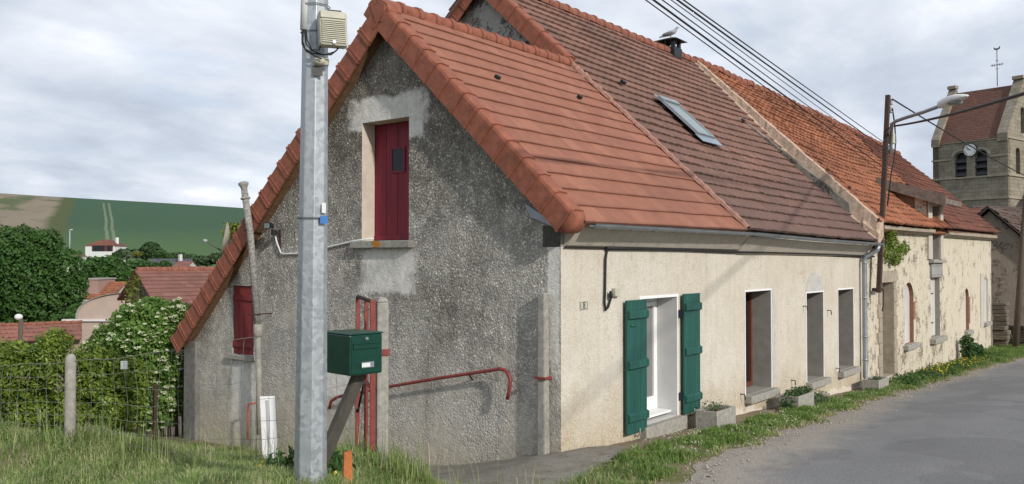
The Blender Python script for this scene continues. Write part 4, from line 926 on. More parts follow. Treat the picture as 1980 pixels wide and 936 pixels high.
for x0, x1 in ((1.55,2.50),(3.15,4.10)):
    l = MB(); z = z_sill+.15
    MB().hexa([T(x0,.5,z_sill),T(x1,.5,z_sill),T(x1,.54,z_sill),T(x0,.54,z_sill),T(x0,.5,z_arch),T(x1,.5,z_arch),T(x1,.54,z_arch),T(x0,.54,z_arch)]).build('belfry_dark', MT['black_metal'], ch)
    for q in (0, .55, 1.1): MB().hexa([T(x0+.01,.05,z+q),T(x1-.01,.05,z+q),T(x1-.01,.45,z+q+.34),T(x0+.01,.45,z+q+.34),T(x0+.01,.05,z+q+.05),T(x1-.01,.05,z+q+.05),T(x1-.01,.45,z+q+.39),T(x0+.01,.45,z+q+.39)]).build('louvre', MT['tile_slate'], ch)
    an = [math.pi*t/10 for t in range(11)]; c = (x0+x1)/2; ro_, ri = .72, .52; zc = z_arch-.36
    v = []
    for w in an: v += [T(c+ro_*math.cos(w), -.07, zc+ro_*.85*math.sin(w)), T(c+ri*math.cos(w), -.07, zc+ri*.85*math.sin(w)), T(c+ri*math.cos(w), .0, zc+ri*.85*math.sin(w)), T(c+ro_*math.cos(w), 0, zc+ro_*.85*math.sin(w))]
    MB().add(v, [(4*i+k, 4*i+(k+1) % 4, 4*i+4+(k+1) % 4, 4*i+4+k) for i in range(10) for k in range(4)]).build('hood_mould', MT['concrete'], ch)
MB().hexa([T(4.32,-.06,z_arch+.52),T(4.95,-.06,z_arch+.52),T(4.95,0,z_arch+.52),T(4.32,0,z_arch+.52),T(4.32,-.06,z_arch+.62),T(4.95,-.06,z_arch+.62),T(4.95,0,z_arch+.62),T(4.32,0,z_arch+.62)])
def course(z, h, out, name='string_course'):
    m = MB(); o = out
    m.hexa([T(-o,-o,z),T(WT+o,-o,z),T(WT+o,-.002,z),T(-o,-.002,z),T(-o,-o,z+h),T(WT+o,-o,z+h),T(WT+o,-.002,z+h),T(-o,-.002,z+h)]).build(name, MT['stone_block'], ch)
    MB().hexa([T(-o,0,z),T(-.002,0,z),T(-.002,DT,z),T(-o,DT,z),T(-o,0,z+h),T(-.002,0,z+h),T(-.002,DT,z+h),T(-o,DT,z+h)]).build(name, MT['stone_block'], ch)
course(z_sill-.08, .13, .12); course(zpx(1930,385,69), .12, .10); course(ze-.14, .14, .10)
for x0, x1 in ((-.05,1.3),(4.4,5.98)): MB().hexa([T(x0,-.09,z_arch-.62),T(x1,-.09,z_arch-.62),T(x1,-.002,z_arch-.62),T(x0,-.002,z_arch-.62),T(x0,-.09,z_arch-.5),T(x1,-.09,z_arch-.5),T(x1,-.002,z_arch-.5),T(x0,-.002,z_arch-.5)]).build('string_course', MT['stone_block'], ch)
tiled(T(WT-.5,DT/2,zr_), T(.45,DT/2,zr_), T(.45,-.1,ze-.02), T(WT-.5,-.1,ze-.02), .2, .2, 0, .02, 'roof', MT['tile_church'], ch, per=1)
tiled(T(.45,DT/2,zr_), T(WT-.5,DT/2,zr_), T(WT-.5,DT+.1,ze-.02), T(.45,DT+.1,ze-.02), .2, .2, 0, .02, 'roof', MT['tile_church'], ch, per=1)
for x0, x1 in ((-.08,.75),(WT-.62,WT+.06)):
    e = .32
    uvT(MB().prism([T(x0,-.16,ze-.35),T(x0,-.16,ze+.30),T(x0,DT/2,zr_+e+.12),T(x0,DT+.16,ze+.3),T(x0,DT+.16,ze-.35),T(x0,DT/2,zr_-.3)], aL*(x1-x0))).build('gable_coping', MT['church_stone'], ch, bevel=.03, recalc=True)
    MB().box(T((x0+x1)/2, DT/2, zr_+e+.22), (x1-x0+.06, .55, .3), aL, bD, ZZ).build('coping_stone', MT['stone_block'], ch, bevel=.04)
# clock
cc_ = T(2.83, -.11, zpx(1875, 288, 69.6)); ck = MB(); ck.lathe(cc_+bD*.10, [(.56,0),(.56,.09),(.52,.10)], 32, -bD); co2 = ck.build('clock', MT['white_paint'], ch)
rg = MB(); an = [2*math.pi*t/32 for t in range(33)]; v = []
for w in an:
    for r, o in ((.50,-.005),(.57,-.005),(.57,.06),(.50,.06)): v.append(cc_-aL*math.cos(w)*r+ZZ*math.sin(w)*r+bD*o)
rg.add(v, [(4*i+k, 4*i+(k+1) % 4, 4*i+4+(k+1) % 4, 4*i+4+k) for i in range(32) for k in range(4)]); rg.build('clock_rim', MT['black_metal'], co2)
nm = ['XII','I','II','III','IIII','V','VI','VII','VIII','IX','X','XI']; mk = MB()
for i, s in enumerate(nm):
    w = math.pi/2-2*math.pi*i/12; rad = -aL*math.cos(w)+ZZ*math.sin(w); tn = -aL*math.sin(w)-ZZ*math.cos(w)
    add_text(mk, s, .15, cc_+rad*.40-bD*.005, tn, rad, .003)
mk.build('numerals', MT['black_metal'], co2)
for ln, wd2, hr, back_ in ((.26,.055,9.87,.07),(.40,.035,10.45,.09)):
    w = math.pi/2-2*math.pi*hr/12; rad = -aL*math.cos(w)+ZZ*math.sin(w); tn = -aL*math.sin(w)-ZZ*math.cos(w)
    MB().box(cc_+rad*(ln/2-.04)-bD*(.012+back_*.1), (wd2, ln+.08, .006), tn, rad).build('hand', MT['black_metal'], co2)
va = T(2.0, DT/2, zr_+.1); vt = zpx(1908, 97, 72); m = MB(); m.tube([va, Vector((va.x, va.y, vt))], .035, 6); zc = zpx(1908, 127, 72)
m.tube([Vector((va.x,va.y,zc))-aL*.5, Vector((va.x,va.y,zc))+aL*.5], .03, 6)
for s in (-1, 1):
    for t in (.2, .38): m.tube([Vector((va.x,va.y,zc-.12))+aL*s*t, Vector((va.x,va.y,zc+.12))+aL*s*t], .02, 5)
for t in (.35, -.35): m.tube([Vector((va.x,va.y,zc+t))-aL*.14, Vector((va.x,va.y,zc+t))+aL*.14], .02, 5)
wv = m.build('cross', MT['grey_cable'], ch)
cb = Vector((va.x, va.y, vt)); MB().prism([cb+aL*x+ZZ*z for x, z in ((.22,.0),(.28,.22),(.12,.10),(-.1,.08),(-.2,.24),(-.26,.18),(-.2,.0),(-.05,-.05),(.1,-.05))], bD*.03).build('weathercock', MT['grey_cable'], wv)
# lower church roofs at the foot of the tower
nv_ = thing('church_nave', 'low church nave roofs of dark slate and brown tile below the tower', 'church', tuple(T(-2, 4, -2.5)))
a0 = pD(1944, 402, 64); a1 = pD(2010, 402, 62); sb = pD(1986, 300, 66)
MB().hexa([T(-1.2,1.2,-3),T(-8,1.2,-3),T(-8,7.5,-3),T(-1.2,7.5,-3),T(-1.2,1.2,3.4),T(-8,1.2,3.4),T(-8,7.5,3.4),T(-1.2,7.5,3.4)]).build('wall', MT['rubble_grey'], nv_)
tiled(T(-3.9,4.3,zpx(1985,300,68)), T(-8.5,4.3,zpx(1985,300,68)), T(-8.5,.8,zpx(1955,402,67)), T(-.2,.8,zpx(1955,402,67)), .25,.25,0,.02,'slate_roof',MT['tile_slate'],nv_,per=1)
tiled(pD(1880,398,60), pD(2040,402,60), pD(2040,480,52), pD(1880,470,52), .25,.25,0.012,.03,'tile_roof',MT['tile_mossy'],nv_,jit=.02,per=3)
tiled(pD(1858,404,58.6), pD(1915,403,58.6), pD(1925,470,51.6), pD(1845,470,51.6), .25,.25,0.012,.03,'tile_roof',MT['tile_dark'],nv_,per=3)
MB().hexa([pD(1860,470,53)-ZZ*6, pD(2030,478,53)-ZZ*6, pD(2030,478,54)-ZZ*6, pD(1860,470,54)-ZZ*6, pD(1860,470,53), pD(2030,478,53), pD(2030,478,54), pD(1860,470,54)]).build('wall', MT['rubble_grey'], nv_)

# ================================================================== power post with lamp, wires
PT = pY(1717, 184, -.26); PBt = pY(1699, 566, -.20)
pp = thing('power_post', 'rusty steel power post clamped to the wall between the second and third house', 'power post', tuple(PBt))
MB().box((PT+PBt)/2, (.15, .11, (PT-PBt).length), (1,0,0), None or (0,1,0), (PT-PBt)).build('steel_post', MT['rust'], pp, bevel=.008)
for px, py in ((1699,560),(1700,478)):
    p = pY(px, py, -.13); MB().box(p, (.62,.06,.09)).build('wall_clamp', MT['rust'], pp, bevel=.006); MB().box(p+Vector((.05,.09,0)), (.08,.2,.08)).build('clamp_arm', MT['rust'], pp)
def at_post(py, off=(.0,-.09,0)): 
    t = (py-184)/(566-184); return PT.lerp(PBt, t)+Vector(off)
p = at_post(268, (.30,-.06,0)); MB().bbox(p-Vector((.13,.08,.15)), p+Vector((.13,.08,.15))).build('junction_box', MT['beige_plastic'], pp, bevel=.02)
for py in (196, 212, 252, 290): p = at_post(py, (.16,-.05,0)); MB().lathe(p-Vector((0,0,.09)), [(.03,0),(.06,.03),(.035,.06),(.06,.10),(.035,.13),(.05,.17)], 10).build('insulator', MT['grey_plastic'], pp)
m = MB(); m.tube([at_post(210,(.12,-.1,0)), at_post(240,(.45,-.1,0)), at_post(272,(.62,-.1,0)), at_post(310,(.55,-.1,0)), at_post(340,(.30,-.1,0)), at_post(400,(.12,-.09,0))], .02, 6); m.build('cable', MT['black_cable'], pp)
m = MB(); m.tube([at_post(560,(.05,-.1,0)), at_post(590,(.12,-.1,0)), at_post(600,(.05,-.1,0))], .018, 6); m.build('cable', MT['black_cable'], pp)
lp = thing('street_lamp', 'grey cobra head street lamp on a curved arm from the rusty post', 'street lamp', tuple(at_post(247)))
dl = 22.9; arm = [at_post(300,(.14,-.1,0)), at_post(262,(.16,-.1,0))]+[pD(x, y, d) for x, y, d in ((1724,240,22.7),(1733,234,22.5),(1750,228,22.2),(1785,217,21.6),(1820,204,21.0))]
MB().tube(arm, .045, 10).build('arm', MT['zinc'], lp)
h0 = pD(1814, 203, 21.05); h1 = pD(1873, 186, 20.1); dr = (h1-h0).normalized(); sdv = dr.cross(ZZ).normalized(); upv = sdv.cross(dr); Lh = (h1-h0).length
v = []; prof = [(0,.03,.04,.08),(.06,.08,.09,.10),(.18,.10,.12,.11),(.38,.13,.14,.08),(.6,.145,.135,.05),(.82,.11,.09,.03),(.96,.05,.05,.0),(1.0,.01,.01,-.01)]
for s, w, up, dn in prof:
    for t in range(16):
        a = 2*math.pi*t/16; c, q = math.cos(a), math.sin(a); v.append(h0+dr*(s*Lh)+sdv*c*w+upv*(q*up if q > 0 else q*dn))
MB().add(v, [(i*16+k, i*16+(k+1) % 16, (i+1)*16+(k+1) % 16, (i+1)*16+k) for i in range(7) for k in range(16)], True).build('lamp_head', MT['white_plastic'], lp)
MB().ball(h0+dr*Lh*.55-upv*.06, (.17,.17,.07)).build('lamp_lens', MT['lamp_glass'], lp)
def sagged(a, b, sag, n=24): return [a.lerp(b, i/n)-ZZ*sag*4*(i/n)*(1-i/n) for i in range(n+1)]
GW = 'overhead wires above the tiled roofs'
for (x0, yp, r, lb) in ((1250,345,.0075,'thin overhead wire, lowest of the bundle above the orange roof'),(1265,335,.013,'thick twisted overhead cable, second lowest of the wire bundle'),(1282,322,.0075,'thin overhead wire just above the thick lower cable'),(1299,310,.006,'thinnest overhead wire in the middle of the bundle'),(1311,298,.012,'thick overhead cable in the upper half of the wire bundle'),(1323,287,.009,'overhead wire highest of the bundle over the roofs')):
    a = at_post(yp, (.0,-.12,0)); b = pD(x0-2, -4, 9.4); e = b+(b-a).normalized()*14
    tag(MB().tube(sagged(a, e, .02, 30), r, 6).build('overhead_wire', MT['black_cable']), lb, 'wire', GW)
a = at_post(192,(.1,-.1,0)); e = pD(2050, 372, 46); pth = sagged(a, e, .15)
tag(MB().tube(pth, .022, 6).build('service_cable', MT['black_cable']), 'dark twisted cable running from the post top down past the church clock', 'wire')
a = at_post(246,(.1,-.1,0)); e = pD(2120, 128, 9.0); e = e+(e-a).normalized()*22+ZZ*1.0
tag(MB().tube(sagged(a, e, .47, 60), .026, 8).build('service_cable', MT['black_cable']), 'thick black cable crossing from the lamp arm to the right over the lane', 'wire')
# cable along the cornice and drop
m = MB(); pts = [pY(x, y, -.035) for x, y in ((1092,478),(1130,479),(1172,480))]; pts2 = [pY(x, y, -.045) for x, y in ((1172,480),(1250,481),(1330,483),(1412,487),(1500,488),(1600,491),(1690,496))]
fc = thing('wall_cable', 'black cable bundle clipped along the cream facade under the cornice', 'cable', tuple(pY(1172, 600, -.03)))
MB().tube(pts, .012, 6).build('feed', MT['black_cable'], fc); MB().tube(pts2, .026, 6).build('bundle', MT['black_cable'], fc)
MB().tube([pY(x, y, -.035) for x, y in ((1182,479),(1174,484),(1171,500),(1170,560),(1169,585),(1171,600),(1176,594),(1181,578),(1182,566))], .017, 6).build('drop', MT['black_cable'], fc)
a = pY(1181, 557, -.0); b = pY(1191, 573, 0)
db = MB().bbox((a.x+.02,-.07,b.z), (b.x+.02,-.002,a.z)).build('meter_box', MT['beige_plastic'], fc, bevel=.012)
MB().ball(pY(1181, 570, -.06), (.03,.03,.06)).build('cable_boot', MT['black_cable'], fc)

# ================================================================== pigeon on the cowl
def skin_body(name, verts, edges, radii, mat, root=0, sub=2):
    me = bpy.data.meshes.new(name); me.from_pydata([tuple(v) for v in verts], edges, []); o = bpy.data.objects.new(name, me); COL.objects.link(o)
    md = o.modifiers.new('skin', 'SKIN'); md.use_smooth_shade = True
    for i, r in enumerate(radii): me.skin_vertices[0].data[i].radius = r if isinstance(r, tuple) else (r, r)
    me.skin_vertices[0].data[root].use_root = True
    s = o.modifiers.new('sub', 'SUBSURF'); s.levels = s.render_levels = sub
    bpy.context.view_layer.update(); m2 = bpy.data.meshes.new_from_object(o.evaluated_get(bpy.context.evaluated_depsgraph_get())); bpy.data.objects.remove(o); bpy.data.meshes.remove(me)
    m2.materials.clear(); m2.materials.append(mat); m2.name = name; return m2
fx = RT*1.0; bc = COWL+Vector((0,0,.13)); L_ = lambda x, z, y=0: fx*x+ZZ*z+F0*y
bv = [L_(.02,.04), L_(-.10,.0), L_(-.22,-.05), L_(-.36,-.10), L_(.12,.09), L_(.17,.16), L_(.20,.215), L_(.265,.205)]
bm_ = skin_body('pigeon', bv, [(0,1),(1,2),(2,3),(0,4),(4,5),(5,6),(6,7)], [.085,.075,.045,.022,.07,.045,.043,.010], MT['bird_grey'])
pg = link('pigeon', bm_, bc+Vector((0,0,.0))); tag(pg, 'grey pigeon perched on the black flue cowl of the brown roof', 'bird')
for s in (-1, 1): 
    MB().ball(bc+L_(-.08,.0,s*.065), (.03,.03,.03)).v
    w = MB(); w.ball(Vector((0,0,0)), (1,1,1), 12, 8); w.v = [bc+L_(-.10+.17*q.x*1.0, .005-.055*q.x*-.6+.045*q.z, s*.072+.018*q.y) for q in w.v]; w.build('wing', MT['bird_dark'], pg)
    MB().tube([bc+L_(.0,-.03,s*.03), bc+L_(.01,-.125,s*.03), bc+L_(.05,-.128,s*.03)], .008, 5).build('leg', MT['red_metal'], pg)

# ================================================================== fittings on the grey gable
fl = thing('flue_pipe', 'lichen speckled asbestos flue pipe leaning up the grey gable', 'flue pipe', tuple(pX(500, 830, -.30)))
m_speck = NT('lichen_pipe', .95, .1); k = m_speck; k.color(k.mix(k.ramp(k.noise(26, 4, .7), [(.44, 0), (.58, 1)]), (.19,.185,.17), (.36,.35,.325))); k.bump(k.noise(40, 4), .3, .01); MT['lichen_pipe'] = k.m
P_ = [pX(*q) for q in ((502,840,-.20),(499,640,-.20),(484,450,-.32),(473,372,-.38))]
MB().tube(P_[0:1]+[P_[0].lerp(P_[1], .5), P_[1]], .052, 12).build('lower_pipe', MT['concrete'], fl); MB().tube(P_[1:], .060, 12).build('upper_pipe', MT['lichen_pipe'], fl)
d = (P_[3]-P_[2]).normalized(); MB().lathe(P_[3]-d*.13, [(.062,0),(.085,.01),(.085,.035),(.058,.05),(.054,.20),(.07,.24),(.09,.27),(.09,.30),(.05,.32)], 14, d).build('flue_cap', MT['lichen_pipe'], fl)
MB().lathe(P_[1]-Vector((0,0,.10)), [(.07,0),(.085,.01),(.085,.2),(.07,.22)], 12).build('pipe_collar', MT['concrete'], fl)
for px, py in ((494,608),(486,445)): p = pX(px, py, -.2); MB().tube([p+Vector((-.07,.1,0)), p+Vector((-.10,-.02,0)), p+Vector((-.05,-.14,.01)), p+Vector((.2,-.2,.02))], .012, 5).build('pipe_bracket', MT['rust'], fl)
fd = thing('floodlight', 'small grey floodlight on a bracket at the left of the grey gable', 'floodlight', tuple(pX(530, 465, 0)))
c = pX(522, 437, -.18); MB().hexa([c+Vector((-.06,.08,-.05)),c+Vector((-.06,-.08,-.05)),c+Vector((.05,-.05,-.04)),c+Vector((.05,.05,-.04)),c+Vector((-.07,.08,.06)),c+Vector((-.07,-.08,.06)),c+Vector((.05,-.05,.04)),c+Vector((.05,.05,.04))]).build('lamp_head', MT['black_metal'], fd, bevel=.008)
MB().box(c+Vector((-.068,0,.003)), (.008,.13,.085)).build('lamp_glass', MT['sky_glass'], fd)
m = MB(); m.tube([c+Vector((.02,-.03,-.05)), c+Vector((.05,-.05,-.12)), c+Vector((.18,-.06,-.12))], .015, 6); m.box(c+Vector((.165,-.06,-.25)), (.02,.05,.38)); m.build('bracket', MT['rust'], fd)
MB().bbox(c+Vector((.0,-.10,-.16)), c+Vector((.09,-.02,-.07))).build('sensor', MT['black_metal'], fd, bevel=.01)
tag(MB().tube([pX(x, y, -.03) for x, y in ((531,450),(535,468),(543,489),(549,491),(580,490),(634,478),(690,465),(722,461))], .016, 6).build('conduit', MT['white_plastic']), 'white plastic conduit crossing the grey gable to the loft door', 'conduit')
dh = thing('satellite_dish', 'pale satellite dish seen edge on above the garden side roof', 'satellite dish', tuple(pX(452, 500, 1.2)))
c = pX(437, 462, 1.2); ax_ = (RT*-.93-F0*.30+ZZ*.18).normalized()
MB().lathe(c-ax_*.06, [(.02,0),(.16,.015),(.28,.05),(.36,.10),(.37,.105),(.34,.09),(.2,.035),(.02,.02)], 24, ax_).build('dish', MT['beige_plastic'], dh)
m = MB(); f_ = c+ax_*.42-ZZ*.12; m.tube([c-ZZ*.30, f_], .012, 6); m.tube([c-ZZ*.34+F0*.1, f_], .008, 6); m.build('feed_arm', MT['grey_cable'], dh); MB().lathe(f_-ax_*.04, [(.03,0),(.035,.08)], 10, ax_).build('feed_horn', MT['grey_plastic'], dh)
MB().tube([c-ax_*.05, c-ax_*.14-ZZ*.25, c-ax_*.1-ZZ*.75], .025, 8).build('mast', MT['grey_cable'], dh)
hr = thing('handrail', 'red painted tube handrail bent down at its end on the grey gable', 'handrail', tuple(pX(960, 780, -.1)))
pr_ = [pX(x, y, -.16) for x, y in ((637,790),(640,776),(652,768),(668,764),(750,748),(850,731),(950,716),(966,713),(977,716),(985,727),(987,740),(984,758),(981,772))]
MB().tube(pr_, .026, 8).build('rail', MT['red_metal'], hr)
for px, py in ((700,758),(905,722)): p = pX(px, py, -.16); MB().tube([p, p+Vector((.17,.05,-.12))], .012, 6).build('rail_stay', MT['rust'], hr)
gp_ = thing('concrete_post', 'concrete post with a red band standing against the gable corner', 'post', tuple(pX(1050, 886, -.12)))
a = pX(1051, 886, -.085); b = pX(1050, 566, -.085)
MB().hexa([a+Vector((x,y,-.3)) for x, y in ((-.065,-.07),(.065,-.07),(.065,.07),(-.065,.07))]+[b+Vector((x,y,0)) for x, y in ((-.055,-.06),(.055,-.06),(.055,.06),(-.055,.06))]).build('shaft', MT['concrete'], gp_, bevel=.02)
p = a.lerp(b, .485); MB().box(p, (.165,.18,.035)).build('red_band', MT['red_metal'], gp_, bevel=.004)
tag(MB().tube([pX(x, y, -.25) for x, y in ((479,850),(479,800),(480,782),(494,779))], .018, 6).build('bent_pipe', MT['orange_pipe']), 'short bent orange pipe beside the flue at the foot of the gable', 'pipe')
# ================================================================== FOREGROUND: galvanised pole, gate, mailbox, fence
DP = 6.6
p0 = pD(600, 938, DP); g0 = H(p0.x, p0.y); p1 = pD(611, -60, DP*1.0)
gpole = thing('galvanised_pole', 'tall galvanised eight sided steel pole rising from the grass bank', 'utility pole', (p0.x, p0.y, g0))
ax_ = (p1-p0).normalized(); r0, r1 = .122, .094; foot = p0-ax_*.5; topp = p1+ax_*1.5; s_ = F0*math.cos(.12)+RT*math.sin(.12); q_ = ax_.cross(s_).normalized(); s_ = q_.cross(ax_)
m = MB(); L = (topp-foot).length; vs = []
for t in np.linspace(0, 1, 14):
    r = (r0+.006)*(1-t)+(r1-.012)*t
    for k_ in range(8): w = 2*math.pi*(k_+.5)/8; vs.append(foot+ax_*(L*t)+s_*math.cos(w)*r+q_*math.sin(w)*r)
m.add(vs, [(i*8+k_, i*8+(k_+1) % 8, i*8+8+(k_+1) % 8, i*8+8+k_) for i in range(13) for k_ in range(8)]); m.f.append([13*8+k_ for k_ in range(8)]); m.sm.append(False)
m.build('shaft', MT['galvanised'], gpole, bevel=.006)
def on_pole(px, py, extra=0.0): return pD(px, py, DP-.115-extra)
def quad_plate(c, w, h, t, right=RT, up=ax_): m = MB(); right = (right-up*right.dot(up)).normalized(); m.box(c, (w, h, t), right, up, None); return m
quad_plate(on_pole(626,402,-.03), .032, .075, .004, RT*.8+F0*.6).build('white_label', MT['white_plastic'], gpole)
quad_plate(on_pole(626,425,-.025), .062, .058, .006, RT*.8+F0*.6).build('blue_tag', MT['blue_tag'], gpole)
m = MB(); c = foot+ax_*((pD(605,424,DP)-foot).dot(ax_)); r = .118; vs = []
for z in (0, .012):
    for k_ in range(8): w = 2*math.pi*(k_+.5)/8; vs.append(c+ax_*z+s_*math.cos(w)*r+q_*math.sin(w)*r)
m.add(vs, [(k_, (k_+1) % 8, 8+(k_+1) % 8, 8+k_) for k_ in range(8)]); m.build('strap', MT['grey_cable'], gpole)
m = MB(); m.box(on_pole(622,120,-.02), (.10,.05,.05), RT, ax_, None); m.ball(on_pole(618,119,.0), (.05,.05,.035)); m.build('foam_seal', MT['beige_plastic'], gpole)
quad_plate(on_pole(614,137,-.006), .075, .075, .012).build('cable_port', MT['grey_cable'], gpole)
# telecom housing and aerial on the pole
tb = thing('telecom_box', 'cream louvred telecom box strapped to the galvanised pole', 'telecom box', tuple(pD(646, 90, DP-.2)))
c = pD(645, 54, DP-.22); rr = (RT*.94+F0*.34).normalized(); uu = (ax_-RT*.03).normalized(); uu = (ZZ*.99-RT*.05).normalized(); ff = rr.cross(uu).normalized()
if ff.dot(F0) > 0: ff = -ff
W_, H_ = .205, .265
m = MB(); m.box(c-ff*.05, (W_, H_, .10), rr, uu, ff); m.build('housing', MT['beige_plastic'], tb, bevel=.022)
m = MB(); m.box(c+uu*.095+ff*.004, (W_-.02, .05, .012), rr, uu, ff); m.build('cover_band', MT['beige_plastic'], tb, bevel=.004)
gr = MB()
for i in range(12): gr.box(c+uu*(.055-.0145*i)+ff*.003, (W_-.03, .006, .012), (rr+uu*.0).normalized(), uu, ff)
gr.build('grille', MT['beige_plastic'], tb); MB().lathe(c-uu*.105-rr*.0+ff*.0, [(.014,0),(.014,.012)], 12, ff).build('lock', MT['white_plastic'], tb)
MB().box(c-ff*.12-rr*.075, (.05, .24, .05), rr, uu, ff).build('bracket', MT['grey_plastic'], tb, bevel=.006)
MB().box(c+uu*.135+rr*.015-ff*.03, (.10,.006,.04), rr, uu, ff).build('lichen_crust', MT['bird_dark'], tb)
ae = MB().tube([pD(589, 58, DP-.06), pD(593, -80, DP-.06)], .034, 12).build('aerial', MT['white_plastic']); tag(ae, 'white tube aerial strapped to the left side of the galvanised pole', 'aerial')
for j, pts in enumerate((((586,58),(585,80),(590,95),(604,103),(628,106),(648,100),(657,90)), ((589,58),(592,85),(602,97),(622,105),(640,106),(652,96),(655,90)), ((584,58),(584,85),(592,99),(612,110),(622,114)), ((592,58),(594,78),(603,96),(617,97),(622,84),(621,74)))):
    tag(MB().tube([pD(x, y, DP-.15-.015*j) for x, y in pts], .0055, 6).build('cable', MT['black_cable']), ('black cable looping below the telecom box, outermost of the four', 'black cable sagging between the aerial foot and the telecom box', 'black cable curling from the aerial into the foam seal of the pole', 'short black cable rising from the aerial foot behind the telecom box')[j], 'cable')
m = MB()
for py in (14, 66): c2 = foot+ax_*((pD(608,py,DP)-foot).dot(ax_)); vs = [c2+ax_*z+s_*math.cos(2*math.pi*(k_+.5)/8)*.112+q_*math.sin(2*math.pi*(k_+.5)/8)*.112 for z in (0,.008) for k_ in range(8)]; MB().add(vs, [(k_, (k_+1) % 8, 8+(k_+1) % 8, 8+k_) for k_ in range(8)]).build('strap', MT['grey_cable'], gpole)

# gate post and red gate
DG = 9.0
gb = pD(738, 893, DG); gz_ = H(gb.x, gb.y); gt = pD(738, 584, DG); gt.x, gt.y = gb.x, gb.y
cpo = thing('gate_post', 'weathered concrete gate post with a red steel collar beside the green letterbox', 'post', (gb.x, gb.y, gz_))
axp, ayp = (RT*.95+F0*.3).normalized(), (F0*.95-RT*.3).normalized()
MB().box(((gb.x+gt.x)/2, (gb.y+gt.y)/2, (gt.z+gz_-.4)/2), (.125, .125, gt.z-gz_+.4), axp, ayp, ZZ).build('shaft', MT['concrete'], cpo, bevel=.02)
MB().hexa([gt+axp*a*.062+ayp*b*.062 for a, b in ((-1,-1),(1,-1),(1,1),(-1,1))]+[gt+ZZ*.05+axp*a*.03+ayp*b*.03 for a, b in ((-1,-1),(1,-1),(1,1),(-1,1))]).build('post_top', MT['concrete'], cpo, bevel=.01)
c = Vector((gb.x, gb.y, pD(738, 681, DG).z)); MB().box(c-axp*.02, (.18, .15, .07), axp, ayp, ZZ).build('red_collar', MT['red_metal'], cpo, bevel=.004)
rg_ = thing('red_gate', 'rusty red steel frame gate seen almost edge on behind the letterbox', 'gate', tuple(pD(719, 895, DG-.05)))
def stile(px0, px1, py0, py1, d, w, nm):
    a = pD(px1, py1, d); b = pD(px0, py0, d); a.x, a.y = (a.x+b.x)/2, (a.y+b.y)/2; b.x, b.y = a.x, a.y
    MB().box((a+b)/2, (w, w*.7, (b-a).length), axp, ayp, ZZ).build(nm, MT['red_metal'], rg_, bevel=.004); return b, a
t1, b1_ = stile(722, 719, 580, 893, DG-.06, .055, 'stile'); t2, b2_ = stile(709, 707, 583, 885, DG+.5, .045, 'stile'); t3, b3_ = stile(693, 690, 574, 880, DG+1.1, .05, 'stile')
for za in (0.0, -.9): MB().tube([t1+ZZ*(za-.02), t3+ZZ*(za-.0)], .022, 6).build('rail', MT['red_metal'] if za else MT['rust'], rg_)
MB().tube([t1+ZZ*(-.45), Vector((t3.x, t3.y, b3_.z+.5))], .014, 6).build('brace', MT['rust'], rg_)

# letterbox and the board that carries it
ma = math.radians(45); fr_ = (RT*math.cos(ma)+F0*math.sin(ma)).normalized(); bk = (F0*math.cos(ma)-RT*math.sin(ma)).normalized()   # along the front, and backwards
nz = pD(676, 728, 7.2); nt = pD(676, 649, 7.2); hM = nt.z-nz.z; wM = .335; dM = .40
mbx = thing('letterbox', 'dark green steel letterbox with a flap and small white name plate', 'letterbox', tuple(nz))
MB().prism([nz, nz+fr_*wM, nz+fr_*wM+ZZ*(hM+.0), nz+ZZ*(hM)], bk*dM).build('body', MT['green_steel'], mbx, bevel=.012)
MB().hexa([nz+ZZ*(hM+.001)+fr_*a+bk*b for a, b in ((-.006,-.012),(wM+.006,-.012),(wM+.006,dM+.005),(-.006,dM+.005))]+[nz+ZZ*(hM+.016)+fr_*a+bk*b for a, b in ((.0,-.008),(wM,-.008),(wM,dM),(0,dM))]).build('lid', MT['green_steel'], mbx, bevel=.006)
def front(u, v, w, h, t, off=.0): return MB().box(nz+fr_*u+ZZ*v-bk*(t/2+off), (w, t, h), fr_, bk, ZZ)
front(wM/2, hM*.5, wM-.03, hM-.03, .006).build('door', MT['green_steel'], mbx, bevel=.002)
fo_ = front(wM/2, hM*.71, wM-.06, .045, .012, .006).build('flap', MT['green_steel'], mbx, bevel=.004); front(wM/2, hM*.785, wM-.055, .008, .018, .006).build('flap_lip', MT['green_steel'], mbx, bevel=.002)
front(wM*.53, hM*.245, .125, .05, .008, .006).build('plate_holder', MT['zinc'], mbx, bevel=.003); front(wM*.46, hM*.245, .085, .034, .003, .0145).build('name_plate', MT['white_plastic'], mbx)
MB().lathe(nz+fr_*(wM*.5)+ZZ*hM*.89-bk*.006, [(.017,0),(.017,.006),(.009,.008),(.009,.012)], 14, -bk).build('lock', MT['zinc'], mbx)
m = MB(); 
for u in (.12, .2): m.box(nz+fr_*(wM*.5+u*.4)-ZZ*.006+bk*.02, (.05,.03,.006), fr_, bk, ZZ)
m.v and None
# bracket to the gate post
a = pD(690, 735, 7.5); b = pD(628, 880, 7.55); b.z = min(b.z, H(b.x, b.y)-.15) if False else b.z
tag(MB().box((a+b)/2, (.115, .06, (a-b).length+.35), None or fr_.cross((a-b)).cross(a-b).normalized(), None or (a-b).cross(fr_.cross((a-b)).cross(a-b)).normalized(), (a-b)).build('timber_prop', MT['grey_board'], bevel=.006), 'weathered grey timber board propping up the green letterbox', 'timber prop')
